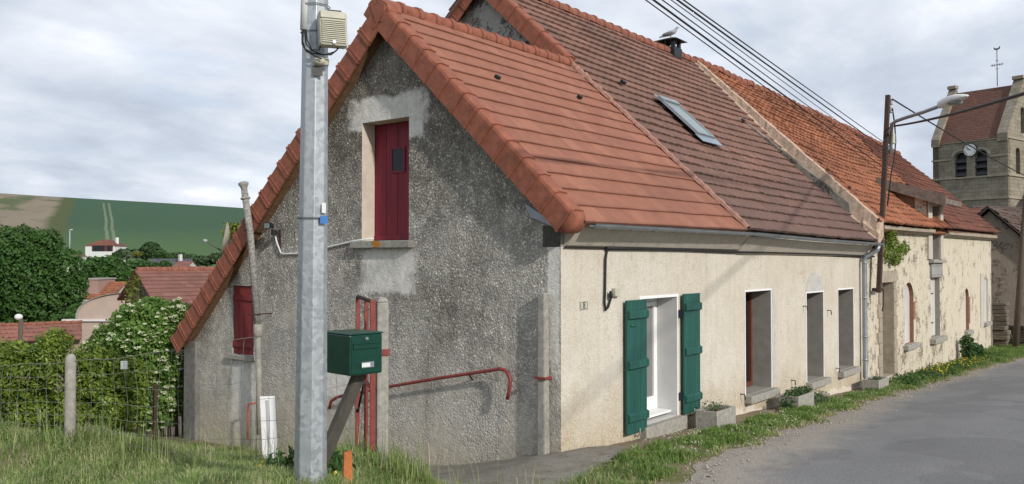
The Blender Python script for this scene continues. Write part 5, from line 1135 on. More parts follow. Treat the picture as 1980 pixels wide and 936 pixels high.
# orange stake
sb_ = pD(671, 948, 6.9); st_ = pD(672, 873, 6.9); sg_ = H(sb_.x, sb_.y)
MBs = MB().hexa([Vector((st_.x, st_.y, sg_-.2))+axp*a*.05+ayp*b*.04 for a, b in ((-1,-1),(1,-1),(1,1),(-1,1))]+[Vector((st_.x, st_.y, st_.z))+axp*a*.030+ayp*b*.03+ZZ*a*.01 for a, b in ((-1,-1),(1,-1),(1,1),(-1,1))])
tag(MBs.build('wooden_stake', MT['fresh_wood'], bevel=.005), 'short orange stained wooden stake in the grass by the pole', 'stake')
# white louvred panel leaning
wp = thing('plastic_panel', 'white grooved plastic panel standing in the grass below the flue', 'panel', tuple(pD(520, 840, 11.0)))
a = pD(511, 850, 11.0); rgt = (RT*.97+F0*.25).normalized(); upp = (ZZ-RT*.09+F0*.12).normalized()
a.z = H(a.x, a.y)-.05; hh = (pD(511, 768, 11.0).z-a.z)
MB().box(a+rgt*.085+upp*hh/2, (.19, .03, hh), rgt, None or upp.cross(rgt), upp).build('panel', MT['white_plastic'], wp, bevel=.006)
MB().box(a+rgt*.085+upp*(hh*.5+.0)+upp.cross(rgt)*0-F0*.02, (.035, .012, hh*.9), rgt, upp.cross(rgt), upp).build('groove', MT['grey_plastic'], wp)

simple('fence_wire', (.19,.185,.175), .7, .3, 20, bump=0)
# wire fence
FPa = Vector((gb.x, gb.y, 0)); rb = pD(135, 852, 10.0); FPb = Vector((rb.x, rb.y, 0)); FPc = FPb+(FPb-FPa).normalized()*3.2
fe = thing('wire_fence', 'sagging grey wire mesh fence along the top of the grass bank', 'fence', (FPb.x, FPb.y, H(FPb.x, FPb.y)))
ztA = pD(735, 590, DG).z; ztB = pD(136, 700, 10.0).z
def fpt(s, h):   # s 0..1 between posts, h 0..1
    p = FPa.lerp(FPb, s) if s <= 1 else FPb.lerp(FPc, s-1); zt_ = ztA+(ztB-ztA)*min(s, 1)-.10*math.sin(math.pi*min(1, s))-.25*max(0, s-1); zb_ = H(p.x, p.y)-.02
    off = .05*math.sin(s*9)*math.sin(h*3.1); n_ = Vector((1,0,0))
    return Vector((p.x, p.y, zb_+(zt_-zb_)*h))+n_*off
hs = [0, .12, .24, .37, .52, .68, .84, 1.0]; wires = MB()
for h in hs: wires.tube([fpt(s, h+.010*math.sin(s*25+h*9)) for s in np.linspace(0, 1.9, 60)], .0042 if h in (0, 1.0) else .0026, 4, cap=False)
Ltot = (FPa-FPb).length
for k_ in range(int(Ltot*1.9/.155)):
    s = (k_+.5)*.155/Ltot; s += random.uniform(-.003, .003)
    wires.tube([fpt(s+.004*math.sin(h*8+k_), h) for h in hs], .0026, 3, cap=False)
wires.build('wire_mesh', MT['fence_wire'], fe, recalc=False)
rt_p = Vector((rb.x, rb.y, pD(137, 690, 10).z)); zg_ = H(rb.x, rb.y)
MB().lathe((rb.x, rb.y, zg_-.3), [(.066,0),(.062,.6),(.060,rt_p.z-zg_+.25),(.052,rt_p.z-zg_+.30),(.03,rt_p.z-zg_+.33)], 14).build('fence_post', MT['concrete'], fe)
c = pD(299, 838, 12.5); tag(MB().box((c.x, c.y, H(c.x, c.y)+.45), (.045, .045, 1.2)).build('rusty_stake', MT['rust']), 'thin rusty iron stake standing in the garden behind the mesh fence', 'stake')
for i, (px, py, lb) in enumerate(((1402, 826, 'pale concrete planter with dry stalks nearest the green shutters'),(1556, 795, 'concrete planter under the middle bare window with ivy spilling over'),(1706, 750, 'concrete planter farthest along the wall, beside the downpipe elbow'))):
    p = pY(px, py, -.62); z = H(p.x, p.y)+.01; L_p, W_p, H_p = (.74, .38, .30) if i == 0 else (.90, .40, .28)
    pt_ = thing('planter', lb, 'planter', (p.x, p.y, z), 'concrete planters along the facade'); c = Vector((p.x, p.y+.16, z)); m = MB(); t_ = .045
    for sx_, sy_, lx, ly in ((0,-1,L_p,t_),(0,1,L_p,t_),(-1,0,t_,W_p-2*t_),(1,0,t_,W_p-2*t_)):
        m.bbox(c+Vector((sx_*(L_p-t_)/2-lx/2, sy_*(W_p-t_)/2-ly/2, -.06)), c+Vector((sx_*(L_p-t_)/2+lx/2, sy_*(W_p-t_)/2+ly/2, H_p)))
    m.build('trough', MT['concrete'], pt_, bevel=.008); MB().bbox(c+Vector((-L_p/2+t_,-W_p/2+t_,0)), c+Vector((L_p/2-t_,W_p/2-t_,H_p-.05))).build('soil', MT['soil'], pt_)
    if i == 0: PL0 = c+ZZ*(H_p-.05)
    elif i == 1: PL1 = c+ZZ*(H_p-.05)
    else: PL2 = c+ZZ*(H_p-.05)

# ================================================================== VEGETATION
def leaf_geo(P, N, size, aspect=.5, fold=.25, rg=rng):
    """one small folded leaf per point; returns verts, faces"""
    n = len(P); N = N/np.maximum(1e-6, np.linalg.norm(N, axis=1))[:, None]
    r = rg.normal(size=(n, 3)); A = np.cross(N, r); A /= np.maximum(1e-6, np.linalg.norm(A, axis=1))[:, None]; B = np.cross(N, A)
    s = (np.asarray(size)*np.ones(n))[:, None]
    V = np.stack([P-A*s*.5, P+B*s*aspect*.5+N*s*fold*.3, P+A*s*.5-N*s*fold*.25, P-B*s*aspect*.5+N*s*fold*.3], 1)
    f = np.arange(n)[:, None]*4; F = np.concatenate([f+np.array([[0,1,2]]), f+np.array([[0,2,3]])])
    return V.reshape(-1, 3), F
def crown_points(blobs, n, shell=.55, gap=.42, gs=1.6, rg=rng):
    blobs = [(np.array(c, float), np.array(r if hasattr(r, '__len__') else (r, r, r), float)) for c, r in blobs]; vol = np.array([b[1].prod()**.67 for b in blobs]); vol /= vol.sum()
    P = []; Nn = []
    for (c, r), w in zip(blobs, vol):
        m = int(n*w*1.6); d = rg.normal(size=(m, 3)); d /= np.linalg.norm(d, axis=1)[:, None]; rad = shell+(1.06-shell)*rg.random(m)**.6
        bump = 1+.13*np.sin(d[:, 0]*7+c[0])*np.sin(d[:, 1]*6+c[1]*2)+.10*np.sin(d[:, 2]*9+d[:, 0]*5+c[2])
        q = c+d*r*(rad*bump)[:, None]; keep = smooth_noise(q[:, 0]*gs+q[:, 2]*gs*1.3, q[:, 1]*gs-q[:, 2]*gs*.7, .8)+rg.normal(size=m)*.25 > -gap
        P.append(q[keep]); Nn.append((d*.7+rg.normal(size=(m, 3))*.55+np.array([0,0,.35]))[keep])
    P = np.concatenate(P); Nn = np.concatenate(Nn); k_ = rg.permutation(len(P))[:n]; return P[k_], Nn[k_]
def foliage(name, blobs, n, size, mat, parent, shell=.55, gap=.42, gs=1.6, aspect=.5, tone=None):
    P, Nn = crown_points(blobs, n, shell, gap, gs); s = size*(.6+.8*rng.random(len(P))); V, F = leaf_geo(P, Nn, s, aspect)
    cl = .5+.28*smooth_noise(P[:, 0]*gs*1.3+P[:, 2], P[:, 1]*gs*1.3, 1.0)+.2*rng.normal(size=len(P)); return arrays(name, V, F, MT[mat], parent, np.repeat(np.clip(cl, 0, 1), 4)), P, Nn
def tree(label, base, h, blobs, n, size, mat, name='tree', cat='tree', trunk=True, group=None, tr=.18, gap=.42, gs=1.2, aspect=.6, shell=.5):
    base = Vector(base); t = thing(name, label, cat, tuple(base), group)
    if trunk:
        m = MB(); c0 = Vector(blobs[0][0]); m.tube([base-ZZ*.3, base.lerp(c0, .5)+Vector((.05,.03,0)), c0], [tr*1.3, tr, tr*.5], 9)
        for c, r in blobs[1:9]: a = base.lerp(c0, random.uniform(.45, .9)); m.tube([a, a.lerp(Vector(c), .55)+Vector((0,0,.1)), Vector(c)], [tr*.5, tr*.32, tr*.12], 6)
        m.build('trunk', MT['bark'], t, recalc=False)
    foliage('crown', blobs, n, size, mat, t, gap=gap, gs=gs, aspect=aspect, shell=shell); return t
def blobs_px(lst, d, ry=1.0):
    out = []
    for px, py, rx_, rz_ in lst:
        dd = d+random.uniform(-.4, .4)*rx_*d/FP; p = pD(px, py, dd); k_ = dd/FP; out.append((tuple(p), (rx_*k_, rx_*k_*ry, rz_*k_)))
    return out
# big dark tree on the left
bl = blobs_px([(45,540,60,60),(20,490,55,48),(75,490,45,40),(-30,520,60,60),(120,520,42,40),(110,570,48,45),(60,590,60,35),(0,580,60,45),(135,560,30,30),(90,470,30,25),(40,465,35,28),(148,540,20,22),(-70,560,60,60),(-20,470,45,35)], 55)
b = pD(50, 640, 55); tree('big dense dark green tree filling the left edge behind the garden wall', (b.x, b.y, H(b.x, b.y)), 8, bl, 42000, .22, 'leaf_dark', name='broadleaf_tree', tr=.3, gs=1.3)
bl = blobs_px([(200,526,30,26),(225,520,20,22),(185,515,22,18),(175,535,20,18),(212,506,18,12),(235,534,14,16)], 92); b = pD(205, 552, 92); tree('rounded dark tree behind the orange roofed shed', (b.x, b.y, H(b.x, b.y)), 6, bl, 9000, .34, 'leaf_dark', name='broadleaf_tree', gs=.9)
# laurel hedge and elder in the garden
bl = blobs_px([(40,730,60,62),(95,700,45,55),(0,790,60,50),(75,800,65,50),(20,690,45,34),(190,740,55,48),(150,790,50,50),(230,790,50,45),(250,730,40,40),(-50,740,60,70),(110,660,28,24),(30,850,50,30),(210,840,60,30),(180,695,40,30)], 12.0, .8)
lau = thing('laurel_hedge', 'glossy yellow green laurel hedge behind the round concrete fence post', 'hedge', tuple(pD(60, 850, 12)))
foliage('foliage', bl, 32000, .068, 'leaf_laurel', lau, gap=.42, gs=2.6, aspect=.42, shell=.5); m = MB()
for px in range(-20, 270, 18): a = pD(px, 860, 12.2); m.tube([(a.x, a.y, H(a.x, a.y)-.1), tuple(a.lerp(pD(px+random.uniform(-15,15), 740, 12.2), .6)), tuple(pD(px+random.uniform(-25,25), 700, 12.2))], [.03,.02,.008], 5)
m.build('stems', MT['bark'], lau, recalc=False)
bl = blobs_px([(270,650,60,58),(320,640,48,50),(230,680,40,40),(330,700,48,50),(270,730,60,55),(330,760,40,40),(250,615,30,24),(300,600,40,24),(345,605,24,22),(205,650,24,22),(300,790,50,40),(355,650,22,50),(185,665,18,14)], 17.5, .9)
eld = thing('elder_bush', 'leafy elder bush dotted with flat cream flower heads beside the gable corner', 'bush', tuple(pD(280, 830, 17.5)))
_, P, Nn = foliage('foliage', bl, 38000, .082, 'leaf_elder', eld, gap=.55, gs=1.8, aspect=.5, shell=.55); m = MB()
for px in range(230, 360, 14): a = pD(px, 835, 17.5); m.tube([(a.x, a.y, H(a.x, a.y)-.1), tuple(pD(px+random.uniform(-8,8), 740, 17.5)), tuple(pD(px+random.uniform(-25,25), 670, 17.5))], [.04,.03,.01], 5)
m.build('stems', MT['bark'], eld, recalc=False)
tocam = np.array(tuple(EYE))-P; out = ((Nn*tocam).sum(1)/np.linalg.norm(tocam, axis=1) > .25); idx_ = np.where(out)[0]; idx_ = rng.choice(idx_, 520, replace=False); FV = []; FN = []
for i in idx_:
    k_ = 16; a = rng.random(k_)*6.28; r = np.sqrt(rng.random(k_))*rng.uniform(.03, .065); o = P[i]+Nn[i]/np.linalg.norm(Nn[i])*.07; nrm = np.array([0,0,1.])*.8+(np.array(tuple(EYE))-P[i])/17*.35; nrm /= np.linalg.norm(nrm); u = np.cross(nrm, [1,0,0.]); u /= np.linalg.norm(u); w = np.cross(nrm, u)
    FV.append(o+u*(r*np.cos(a))[:, None]+w*(r*np.sin(a))[:, None]); FN.append(np.tile(nrm, (k_, 1))+rng.normal(size=(k_, 3))*.2)
V, F = leaf_geo(np.concatenate(FV), np.concatenate(FN), .036, .9, .1); arrays('flower_heads', V, F, MT['petal_white'], eld, np.repeat(rng.random(len(V)//4), 4), kind='stuff')
a = pD(240, 706, 11.6); tag(MB().box(a, (.09,.02,.11), RT, F0).build('paper_tag', MT['white_plastic'], bevel=.004), 'small pale paper tag caught on the mesh fence before the hedge', 'tag')

# climber on the rubble wall, small plants by the wall and planters
def sprig(name, label, cat, blobs, n, size, mat, base, group=None, stems=6, sr=.008, aspect=.45, flowers=None):
    t = thing(name, label, cat, tuple(base), group); foliage('foliage', blobs, n, size, mat, t, gap=.6, gs=4, aspect=aspect, shell=.2); m = MB()
    for i in range(stems): c, r = blobs[i % len(blobs)]; q = Vector(c)+Vector((random.uniform(-1,1)*.5*r[0], random.uniform(-1,1)*.5*r[1], .3*r[2])); m.tube([Vector(base), Vector(base).lerp(q, .5)+Vector((0,0,.03)), q], [sr*1.4, sr, sr*.5], 5)
    m.build('stems', MT['stem_green'], t, recalc=False); return t
bl = [(tuple(pY(x, y, -.10)), (rx_, .16, rz_)) for x, y, rx_, rz_ in ((1725,470,.35,.30),(1738,490,.30,.25),(1722,452,.30,.18),(1748,478,.2,.2),(1715,490,.2,.25),(1730,505,.2,.14))]
sprig('climbing_plant', 'green climber hanging on the rubble wall under the orange eave', 'climber', bl, 1500, .085, 'leaf_laurel', pY(1712, 510, .02), stems=9)
def B_(c, dx, dy, dz, r): return (tuple(Vector(c)+Vector((dx, dy, dz))), r)
sprig('dry_plant', 'dry brown stalks and sparse leaves in the planter nearest the green shutters', 'plant', [B_(PL0,-.2,0,.05,(.2,.12,.05)),B_(PL0,.2,0,.06,(.2,.12,.06)),B_(PL0,.05,.12,.10,(.3,.08,.10))], 150, .04, 'leaf_pale', PL0, stems=22, sr=.003)
sprig('ivy', 'dark ivy spilling over the left end of the middle planter', 'plant', [B_(PL1,0,0,.07,(.45,.16,.1)),B_(PL1,-.52,-.02,-.12,(.2,.16,.18)),B_(PL1,.35,-.02,.06,(.2,.15,.1))], 900, .06, 'leaf_mid', PL1, stems=8)
sprig('wall_weed', 'grey green weed growing right of the middle planter', 'plant', [B_(PL1,.95,-.05,-.14,(.4,.22,.16)),B_(PL1,1.35,-.05,-.18,(.25,.2,.12))], 600, .05, 'leaf_pale', PL1+Vector((.95,0,-.28)), stems=8)
sprig('planter_weed', 'low brown green weeds in the planter by the downpipe', 'plant', [B_(PL2,0,0,.03,(.35,.14,.06))], 200, .05, 'leaf_pale', PL2, stems=6, sr=.004)
for px, py, hgt, lb in ((1872,672,.95,'tall leafy weed against the far flaking wall, taller of the two'),(1888,680,.55,'short bushy weed just right of the tall one by the far wall')):
    p = pY(px, py, -.35); p.z = H(p.x, p.y); sprig('leafy_weed', lb, 'plant', [B_(p,0,0,hgt*.75,(.30,.28,hgt*.3)),B_(p,.1,0,hgt*.35,(.34,.28,hgt*.3))], 420, .15, 'leaf_mid', p, 'leafy weeds by the far wall', stems=7)
p = pD(590, 868, 8.6); p.z = H(p.x, p.y); sprig('leafy_weed', 'broad leaved dark weed in the long grass beside the galvanised pole', 'plant', [B_(p,0,0,.18,(.18,.18,.13)),B_(p,-.25,.1,.12,(.12,.12,.12))], 200, .08, 'leaf_mid', p, stems=9)
p = pD(625, 905, 7.6); p.z = H(p.x, p.y); sprig('leafy_weed', 'broad leaved weed between the galvanised pole and the orange stake', 'plant', [B_(p,0,0,.15,(.2,.2,.17)),B_(p,.25,.1,.12,(.15,.15,.14))], 260, .09, 'leaf_mid', p, stems=9)

# grass
def blades(P, h, w, lean, key, name, label, seed=3, var=None, coh=False):
    rg = np.random.default_rng(seed); n = len(P); a = rg.random(n)*6.283 if not coh else (smooth_noise(P[:, 0]*1.3, P[:, 1]*1.3, 1.6)*3.2+rg.normal(size=n)*1.1); d = np.c_[np.cos(a), np.sin(a), np.zeros(n)]; s = np.c_[-np.sin(a), np.cos(a), np.zeros(n)]
    ln = (lean*rg.random(n)*h)[:, None]; hh = h[:, None]; ww = (w*(.6+.8*rg.random(n)))[:, None]; z = np.array([0,0,1.])
    b = P-z*.02; m1 = P+d*ln*.22+z*hh*.45; m2 = P+d*ln*.58+z*hh*.8; tp = P+d*ln*1.15+z*hh*(.98-.25*(ln/hh))
    V = np.stack([b-s*ww*.5, b+s*ww*.5, m1-s*ww*.45, m1+s*ww*.45, m2-s*ww*.3, m2+s*ww*.3, tp], 1).reshape(-1, 3); f = np.arange(n)[:, None]*7
    F = np.concatenate([f+np.array([[i]+j]) for i, j in ((0,[1,3]),(0,[3,2]),(2,[3,5]),(2,[5,4]),(4,[5,6]))])
    if var is None: var = rg.random(n)
    return tag(arrays(name, V, F, MT[key], None, np.repeat(var, 7), kind='stuff'), label, 'grass', kind='stuff')
def scatter(n, x0, x1, y0, y1, rg): return np.c_[rg.uniform(x0, x1, n), rg.uniform(y0, y1, n)]
rg = np.random.default_rng(5)
# bank: dense near the eye, in camera-facing wedge of the bank
def bank_ok(q):
    x, y = q[:, 0], q[:, 1]; edge = np.interp(x, _ex, _ey)
    ap_in = np.array([inside(ap, a, b) for a, b in q]); free = (y > edge+.12)&(x < -.35)&~ap_in
    free &= ~((x > -2.2)&(y > .3)&(y < 3.6))
    return free
q = scatter(300000, -8.6, -.3, -2.6, 7.8, rg); r = (q[:, 0]-EYE.x)*F0.x+(q[:, 1]-EYE.y)*F0.y; dens = np.clip(9.0/np.maximum(r, 2.5), .35, 1.6)/1.6
pt = smooth_noise(q[:, 0], q[:, 1], .9); keep = (r > 3.2)&(rg.random(len(q)) < dens*(.72+.28*pt)); q = q[keep]; q = q[bank_ok(q)]
pt = smooth_noise(q[:, 0], q[:, 1], .9); pt2 = smooth_noise(q[:, 0]+3, q[:, 1]*1.2-2, 1.7)
dist_edge = q[:, 1]-np.interp(q[:, 0], _ex, _ey); h = (.05+.10*np.clip(pt+.35, 0, 1.4)+.06*rg.random(len(q)))*np.clip(.4+dist_edge*.8, .35, 1.15)
# longer unmown growth along the fence and round the gate
fd_ = np.abs(np.cross((np.array(FPb.xy)-np.array(FPa.xy))/Ltot, q-np.array(FPa.xy))); near = np.exp(-(fd_/.45)**2)*(q[:, 1] > 1.2); h *= (1+.5*near)*.85
dryp = smooth_noise(q[:, 0]*.8+5, q[:, 1]*.9-1, 1.3)+.5*smooth_noise(q[:, 0]*2.7, q[:, 1]*2.2+4, 1.3); var = np.clip(.30+.22*pt2+.20*rg.normal(size=len(q))+.42*np.clip(dryp-.15, 0, 1), 0, 1); h *= 1-.45*np.clip(dryp-.1, 0, 1); var = np.where(rg.random(len(q)) < .10, rg.uniform(.75, 1, len(q)), var)
blades(np.c_[q, HH(q)], h, .0075, 1.35, 'grass_long', 'bank_grass', 'long green grass mixed with dry stems on the roadside bank', 6, var, True)
# tall seed stems
q = scatter(5200, -8.2, -.9, -1.6, 6.8, rg); fd_ = np.abs(np.cross((np.array(FPb.xy)-np.array(FPa.xy))/Ltot, q-np.array(FPa.xy))); q = q[(rg.random(len(q)) < .85*np.exp(-(fd_/.45)**2)+.03)&bank_ok(q)]
blades(np.c_[q, HH(q)], rg.uniform(.22, .55, len(q)), .006, .5, 'grass_long', 'tall_grass', 'tall seeding grass stems along the mesh fence', 7, np.clip(rg.normal(.5, .25, len(q)), 0, 1))
q = scatter(1800, -3.9, -2.6, -.7, .9, rg); q = q[bank_ok(q)]; q = q[np.hypot(q[:, 0]+3.25, q[:, 1]-.15) < .62]
blades(np.c_[q, HH(q)], rg.uniform(.10, .30, len(q)), .008, .6, 'grass_long', 'gate_grass', 'tall green grass tufts round the foot of the red gate', 9, np.clip(rg.normal(.35, .2, len(q)), 0, 1))
# verge along the facade
q = scatter(330000, -1.6, 36, -3.8, .0, rg); e = road_edge(q[:, 0])+.10*np.sin(q[:, 0]*2.1)+.07*np.sin(q[:, 0]*5.3+1)
inner = np.interp(q[:, 0], [-2,1,3.5,6,9,14,17,22,36], [-.75,-.75,-.62,-.52,-.42,-.28,-.05,0,0])+.16*smooth_noise(q[:, 0]*2, q[:, 1]*2, 1.2)
pt = smooth_noise(q[:, 0]*1.4, q[:, 1]*1.4, 1.3); dd = np.hypot(q[:, 0]-EYE.x, q[:, 1]-EYE.y); mid = np.clip((q[:, 1]-e+.05)/.35, 0, 1)
k_ = (q[:, 1] > e-.06)&(q[:, 1] < inner)&(rg.random(len(q)) < (.10+.75*np.clip(pt+.45, 0, 1))*(.15+.85*mid)*np.clip(17/dd, .45, 1)); q = q[k_]; pt = pt[k_]; dd = dd[k_]; mid = mid[k_]
q2 = bank_ok(q)|(q[:, 0] >= -.35); q2 &= ~np.array([inside(ap, a, b) for a, b in q]); q, pt, dd, mid = q[q2], pt[q2], dd[q2], mid[q2]
h = (.035+.06*np.clip(pt+.5, 0, 1)+.03*rg.random(len(q)))*(1+.9*np.clip((dd-22)/12, 0, 1))*(.6+.4*mid); var = np.clip(.30+.18*pt+.2*rg.normal(size=len(q))+.45*(1-mid), 0, 1)
blades(np.c_[q, HH(q)], h, .011, 1.0, 'grass_short', 'verge_grass', 'short green verge grass between the facade and the lane', 8, var)
# dandelions / daisies in the verge and yellow flowers by the far wall
def dots(q, hz, size, mat, name, label, cat):
    P = np.c_[q, HH(q)+hz]; P = np.repeat(P, 5, 0)+rng.normal(size=(len(q)*5, 3))*size*.35; V, F = leaf_geo(P, rng.normal(size=P.shape)*.4+np.array([-.4,-.3,1.]), size, .8, .1)
    return tag(arrays(name, V, F, MT[mat], None, np.repeat(rng.random(len(P)), 4), kind='stuff'), label, cat, kind='stuff')
q = scatter(2600, .5, 20, -1.7, -.3, rg); q = q[(q[:, 1] > road_edge(q[:, 0])+.2)&(smooth_noise(q[:, 0], q[:, 1]*2, .9) > .05)]; dots(q[:520], rng.uniform(.05, .09, len(q[:520])), .014, 'petal_white', 'white_clover', 'tiny white flower heads sprinkled over the verge grass', 'flowers')
q = scatter(120, 18.5, 27, -1.0, -.15, rg); dots(q, rng.uniform(.10, .22, len(q)), .035, 'petal_yellow', 'yellow_flowers', 'yellow flowers in the tall verge below the derelict windows', 'flowers')
q = np.array([[-5.5,-1.0],[-5.15,-1.45],[-4.9,-.2]]); dots(q, .17, .022, 'petal_yellow', 'dandelions', 'few yellow dandelions in the grass by the pole foot', 'flowers')
q = scatter(700, 14.5, 30, -1.1, -.1, rg); q = q[smooth_noise(q[:, 0]*1.5, q[:, 1]*2, 1) > -.1]; V, F = leaf_geo(np.repeat(np.c_[q, HH(q)+.1], 8, 0)+rng.normal(size=(len(q)*8, 3))*np.array([.12,.1,.06]), rng.normal(size=(len(q)*8, 3))+np.array([0,0,1.]), .085, .5)
tag(arrays('verge_weeds', V, F, MT['leaf_mid'], None, np.repeat(rng.random(len(V)//4), 4), kind='stuff'), 'leafy green weeds crowding the foot of the derelict walls', 'weeds', kind='stuff')

# ================================================================== VILLAGE BELOW AND HILL
def gh(p): return H(p.x, p.y)
def house_box(name, label, cat, A, ridge_dir, length, width, zbase, zeave, zridge, wallm, tilem, group=None, hip=0, over=.25):
    """gabled house: A = ridge near end (x,y)"""
    r = Vector(ridge_dir).normalized(); s = Vector((-r.y, r.x, 0)); A = Vector((A[0], A[1], 0)); B = A+r*length; w = width/2; t = thing(name, label, cat, (A.x, A.y, zbase))
    e = [A+s*w, A-s*w, B-s*w, B+s*w]; Z_ = lambda p, z: Vector((p.x, p.y, z)); m = MB()
    ra, rb_ = A+r*hip, B-r*hip
    pts = [Z_(p, zbase) for p in e]+[Z_(p, zeave) for p in e]; m.add(pts, [(0,1,5,4),(1,2,6,5),(2,3,7,6),(3,0,4,7)])
    if not hip: m.add([Z_(e[0], zeave), Z_(e[1], zeave), Z_(A, zridge), Z_(e[2], zeave), Z_(e[3], zeave), Z_(B, zridge)], [(0,1,2),(3,4,5)])
    m.build('wall', MT[wallm], t); rf = MB(); o = over; dz = (zridge-zeave)/w*o; up_ = .06
    if hip:
        ce = [q+(q-(A+B)/2).normalized()*o for q in e]; P = [Z_(q, zeave-dz*.5+up_) for q in ce]+[Z_(ra, zridge+up_), Z_(rb_, zridge+up_)]; rf.add(P, [(0,1,4),(1,2,5,4),(2,3,5),(3,0,4,5)])
        for fi, f in enumerate(rf.f): rf.uv[fi] = [(rf.v[i].dot(r)/.25+rf.v[i].dot(s)/.25, rf.v[i].z/.25) for i in f]
        rf.build('roof', MT[tilem], t)
    else:
        a0, b0 = A-r*o, B+r*o
        for sg in (1, -1): 
            x, y = (a0, b0) if sg < 0 else (b0, a0)
            tiled(Z_(x, zridge+up_), Z_(y, zridge+up_), Z_(y+s*sg*(w+o), zeave-dz+up_), Z_(x+s*sg*(w+o), zeave-dz+up_), .33, .25, .0, .03, 'roof', MT[tilem], t, per=1)
    return t, (A, B, r, s, w)
# neighbour barn with old tiles
A = pD(274, 522, 33); rd = (RT*.80+F0*.60).normalized()
zr1 = A.z; z_e = pD(303, 590, 31.5).z
nb_, inf = house_box('barn', 'old village barn with mottled pink tile roof behind the elder bush', 'barn', (A.x, A.y), rd, 12, 5.2, gh(A)-.5, z_e+.1, zr1-.06, 'rubble_grey', 'tile_far')
ridge(A-rd*.2, A+rd*12, .12, .4, 'ridge_tiles', MT['terracotta_old'], nb_, .01)
bl = [((pD(258, 566, 32.2).x, pD(258, 566, 32.2).y, pD(258, 566, 32.2).z), (.35,.35,.7)), (tuple(pD(266, 548, 32.2)), (.2,.2,.35))]
sprig('wall_ivy', 'ivy patch climbing the gable of the pink tiled barn', 'climber', bl, 350, .14, 'leaf_yellow', Vector(bl[0][0])-ZZ*1.2, stems=5)
# barrel hall
ab = pD(150, 618, 44); hw = (247-150)*44/FP; hall = thing('barrel_hall', 'pale concrete hall with a curved barrel roof below the neighbour barn', 'hall', (ab.x, ab.y, ab.z-3)); pr2 = []
Wd = 2*hw*1.12; hz = pD(250, 566, 44).z-ab.z
for i in range(25): w = math.pi*(1-i/24); pr2.append(ab+RT*(Wd/2+Wd/2*math.cos(w))+ZZ*(hz*(max(0, math.sin(w))**.75)))
pr2 = [ab-ZZ*3]+pr2+[ab+RT*Wd-ZZ*3]
MB().prism(pr2, F0*.3).build('end_wall', MT['pale_concrete'], hall)
mid_ = ab+RT*Wd/2; rf = MB(); vs = []
for dd in (-.12, 14):
    for p in pr2[1:-1]: vs.append(mid_+(p-mid_)*1.025+F0*dd)
    for p in pr2[1:-1]: vs.append(mid_+(p-mid_)*1.005+F0*dd)
k_ = 25; rf.add(vs, [(i, i+1, 2*k_+i+1, 2*k_+i) for i in range(k_-1)]+[(k_+i, k_+i+1, 3*k_+i+1, 3*k_+i) for i in range(k_-1)]+[(i, i+1, k_+i+1, k_+i) for i in range(k_-1)], True); rf.build('barrel_roof', MT['cement'], hall)
MB().box(mid_-RT*.6-F0*.03-ZZ*.03, (Wd*1.05, .2, .10), RT, F0).build('ledge', MT['far_white'], hall)
# sheds
def shed(label, px0, px1, pyr, pye, d, wallm, tilem, name='shed', cat='shed', depth=5):
    A = pD(px0, pyr, d); E = pD(px0, pye, d-2.2); L = (px1-px0)*d/FP
    t, _ = house_box(name, label, cat, (A.x, A.y), RT, L, depth, min(E.z-2.5, gh(A)-.5), E.z, A.z, wallm, tilem, over=.1); return t
shed('low shed with a bright orange tile roof beyond the barrel hall', 190, 243, 546, 577, 72, 'dull_white', 'tile_orange')
A = pD(161, 541, 70); t = thing('brick_shed', 'dull pink windowless shed left of the orange roofed shed', 'shed', (A.x, A.y, A.z-4)); L = 29*70/FP
MB().box(A+RT*L/2+F0*1.5-ZZ*2.4, (L, 3, 4.8), RT, F0).build('wall', MT['pink_wall'], t); MB().box(A+RT*L/2+F0*1.5+ZZ*.06, (L+.15, 3.15, .12), RT, F0).build('flat_roof', MT['concrete'], t)
MB().box(A+RT*.3-ZZ*2.15-F0*.35, (1.3, .4, 1.0), RT, F0).build('white_base', MT['dull_white'], t)
A = pD(243, 540, 74); t = thing('metal_shed', 'small shed with a blue grey metal roof beside the pink barn', 'shed', (A.x, A.y, A.z-4)); L = 30*74/FP
MB().box(A+RT*L/2+F0*2-ZZ*2.4, (L, 4, 4), RT, F0).build('wall', MT['concrete_dark'], t); MB().hexa([A-F0*.4-ZZ*.45, A+RT*L-F0*.4-ZZ*.45, A+RT*L+F0*4, A+F0*4, A-F0*.4-ZZ*.33, A+RT*L-F0*.4-ZZ*.33, A+RT*L+F0*4+ZZ*.12, A+F0*4+ZZ*.12]).build('roof', MT['blue_zinc'], t)
shed('low brown tiled roof among the trees below the white house', 138, 162, 493, 506, 120, 'dull_white', 'tile_far', cat='shed')
A = pD(292, 501, 118); t, _ = house_box('house', 'distant village house with dark slate roof and pale gable', 'house', (A.x, A.y), (RT*.9+F0*.44), 5.2, 4.6, A.z-4.5, A.z-1.9, A.z, 'grey_plaster', 'tile_slate', over=.12); p = A+RT*4.0; MB().box(p+ZZ*.2, (.4,.4,.9)).build('chimney', MT['dull_white'], t)
shed('small red tiled lean-to right of the dark roofed village house', 345, 372, 506, 520, 116, 'dull_white', 'tile_far', cat='shed')
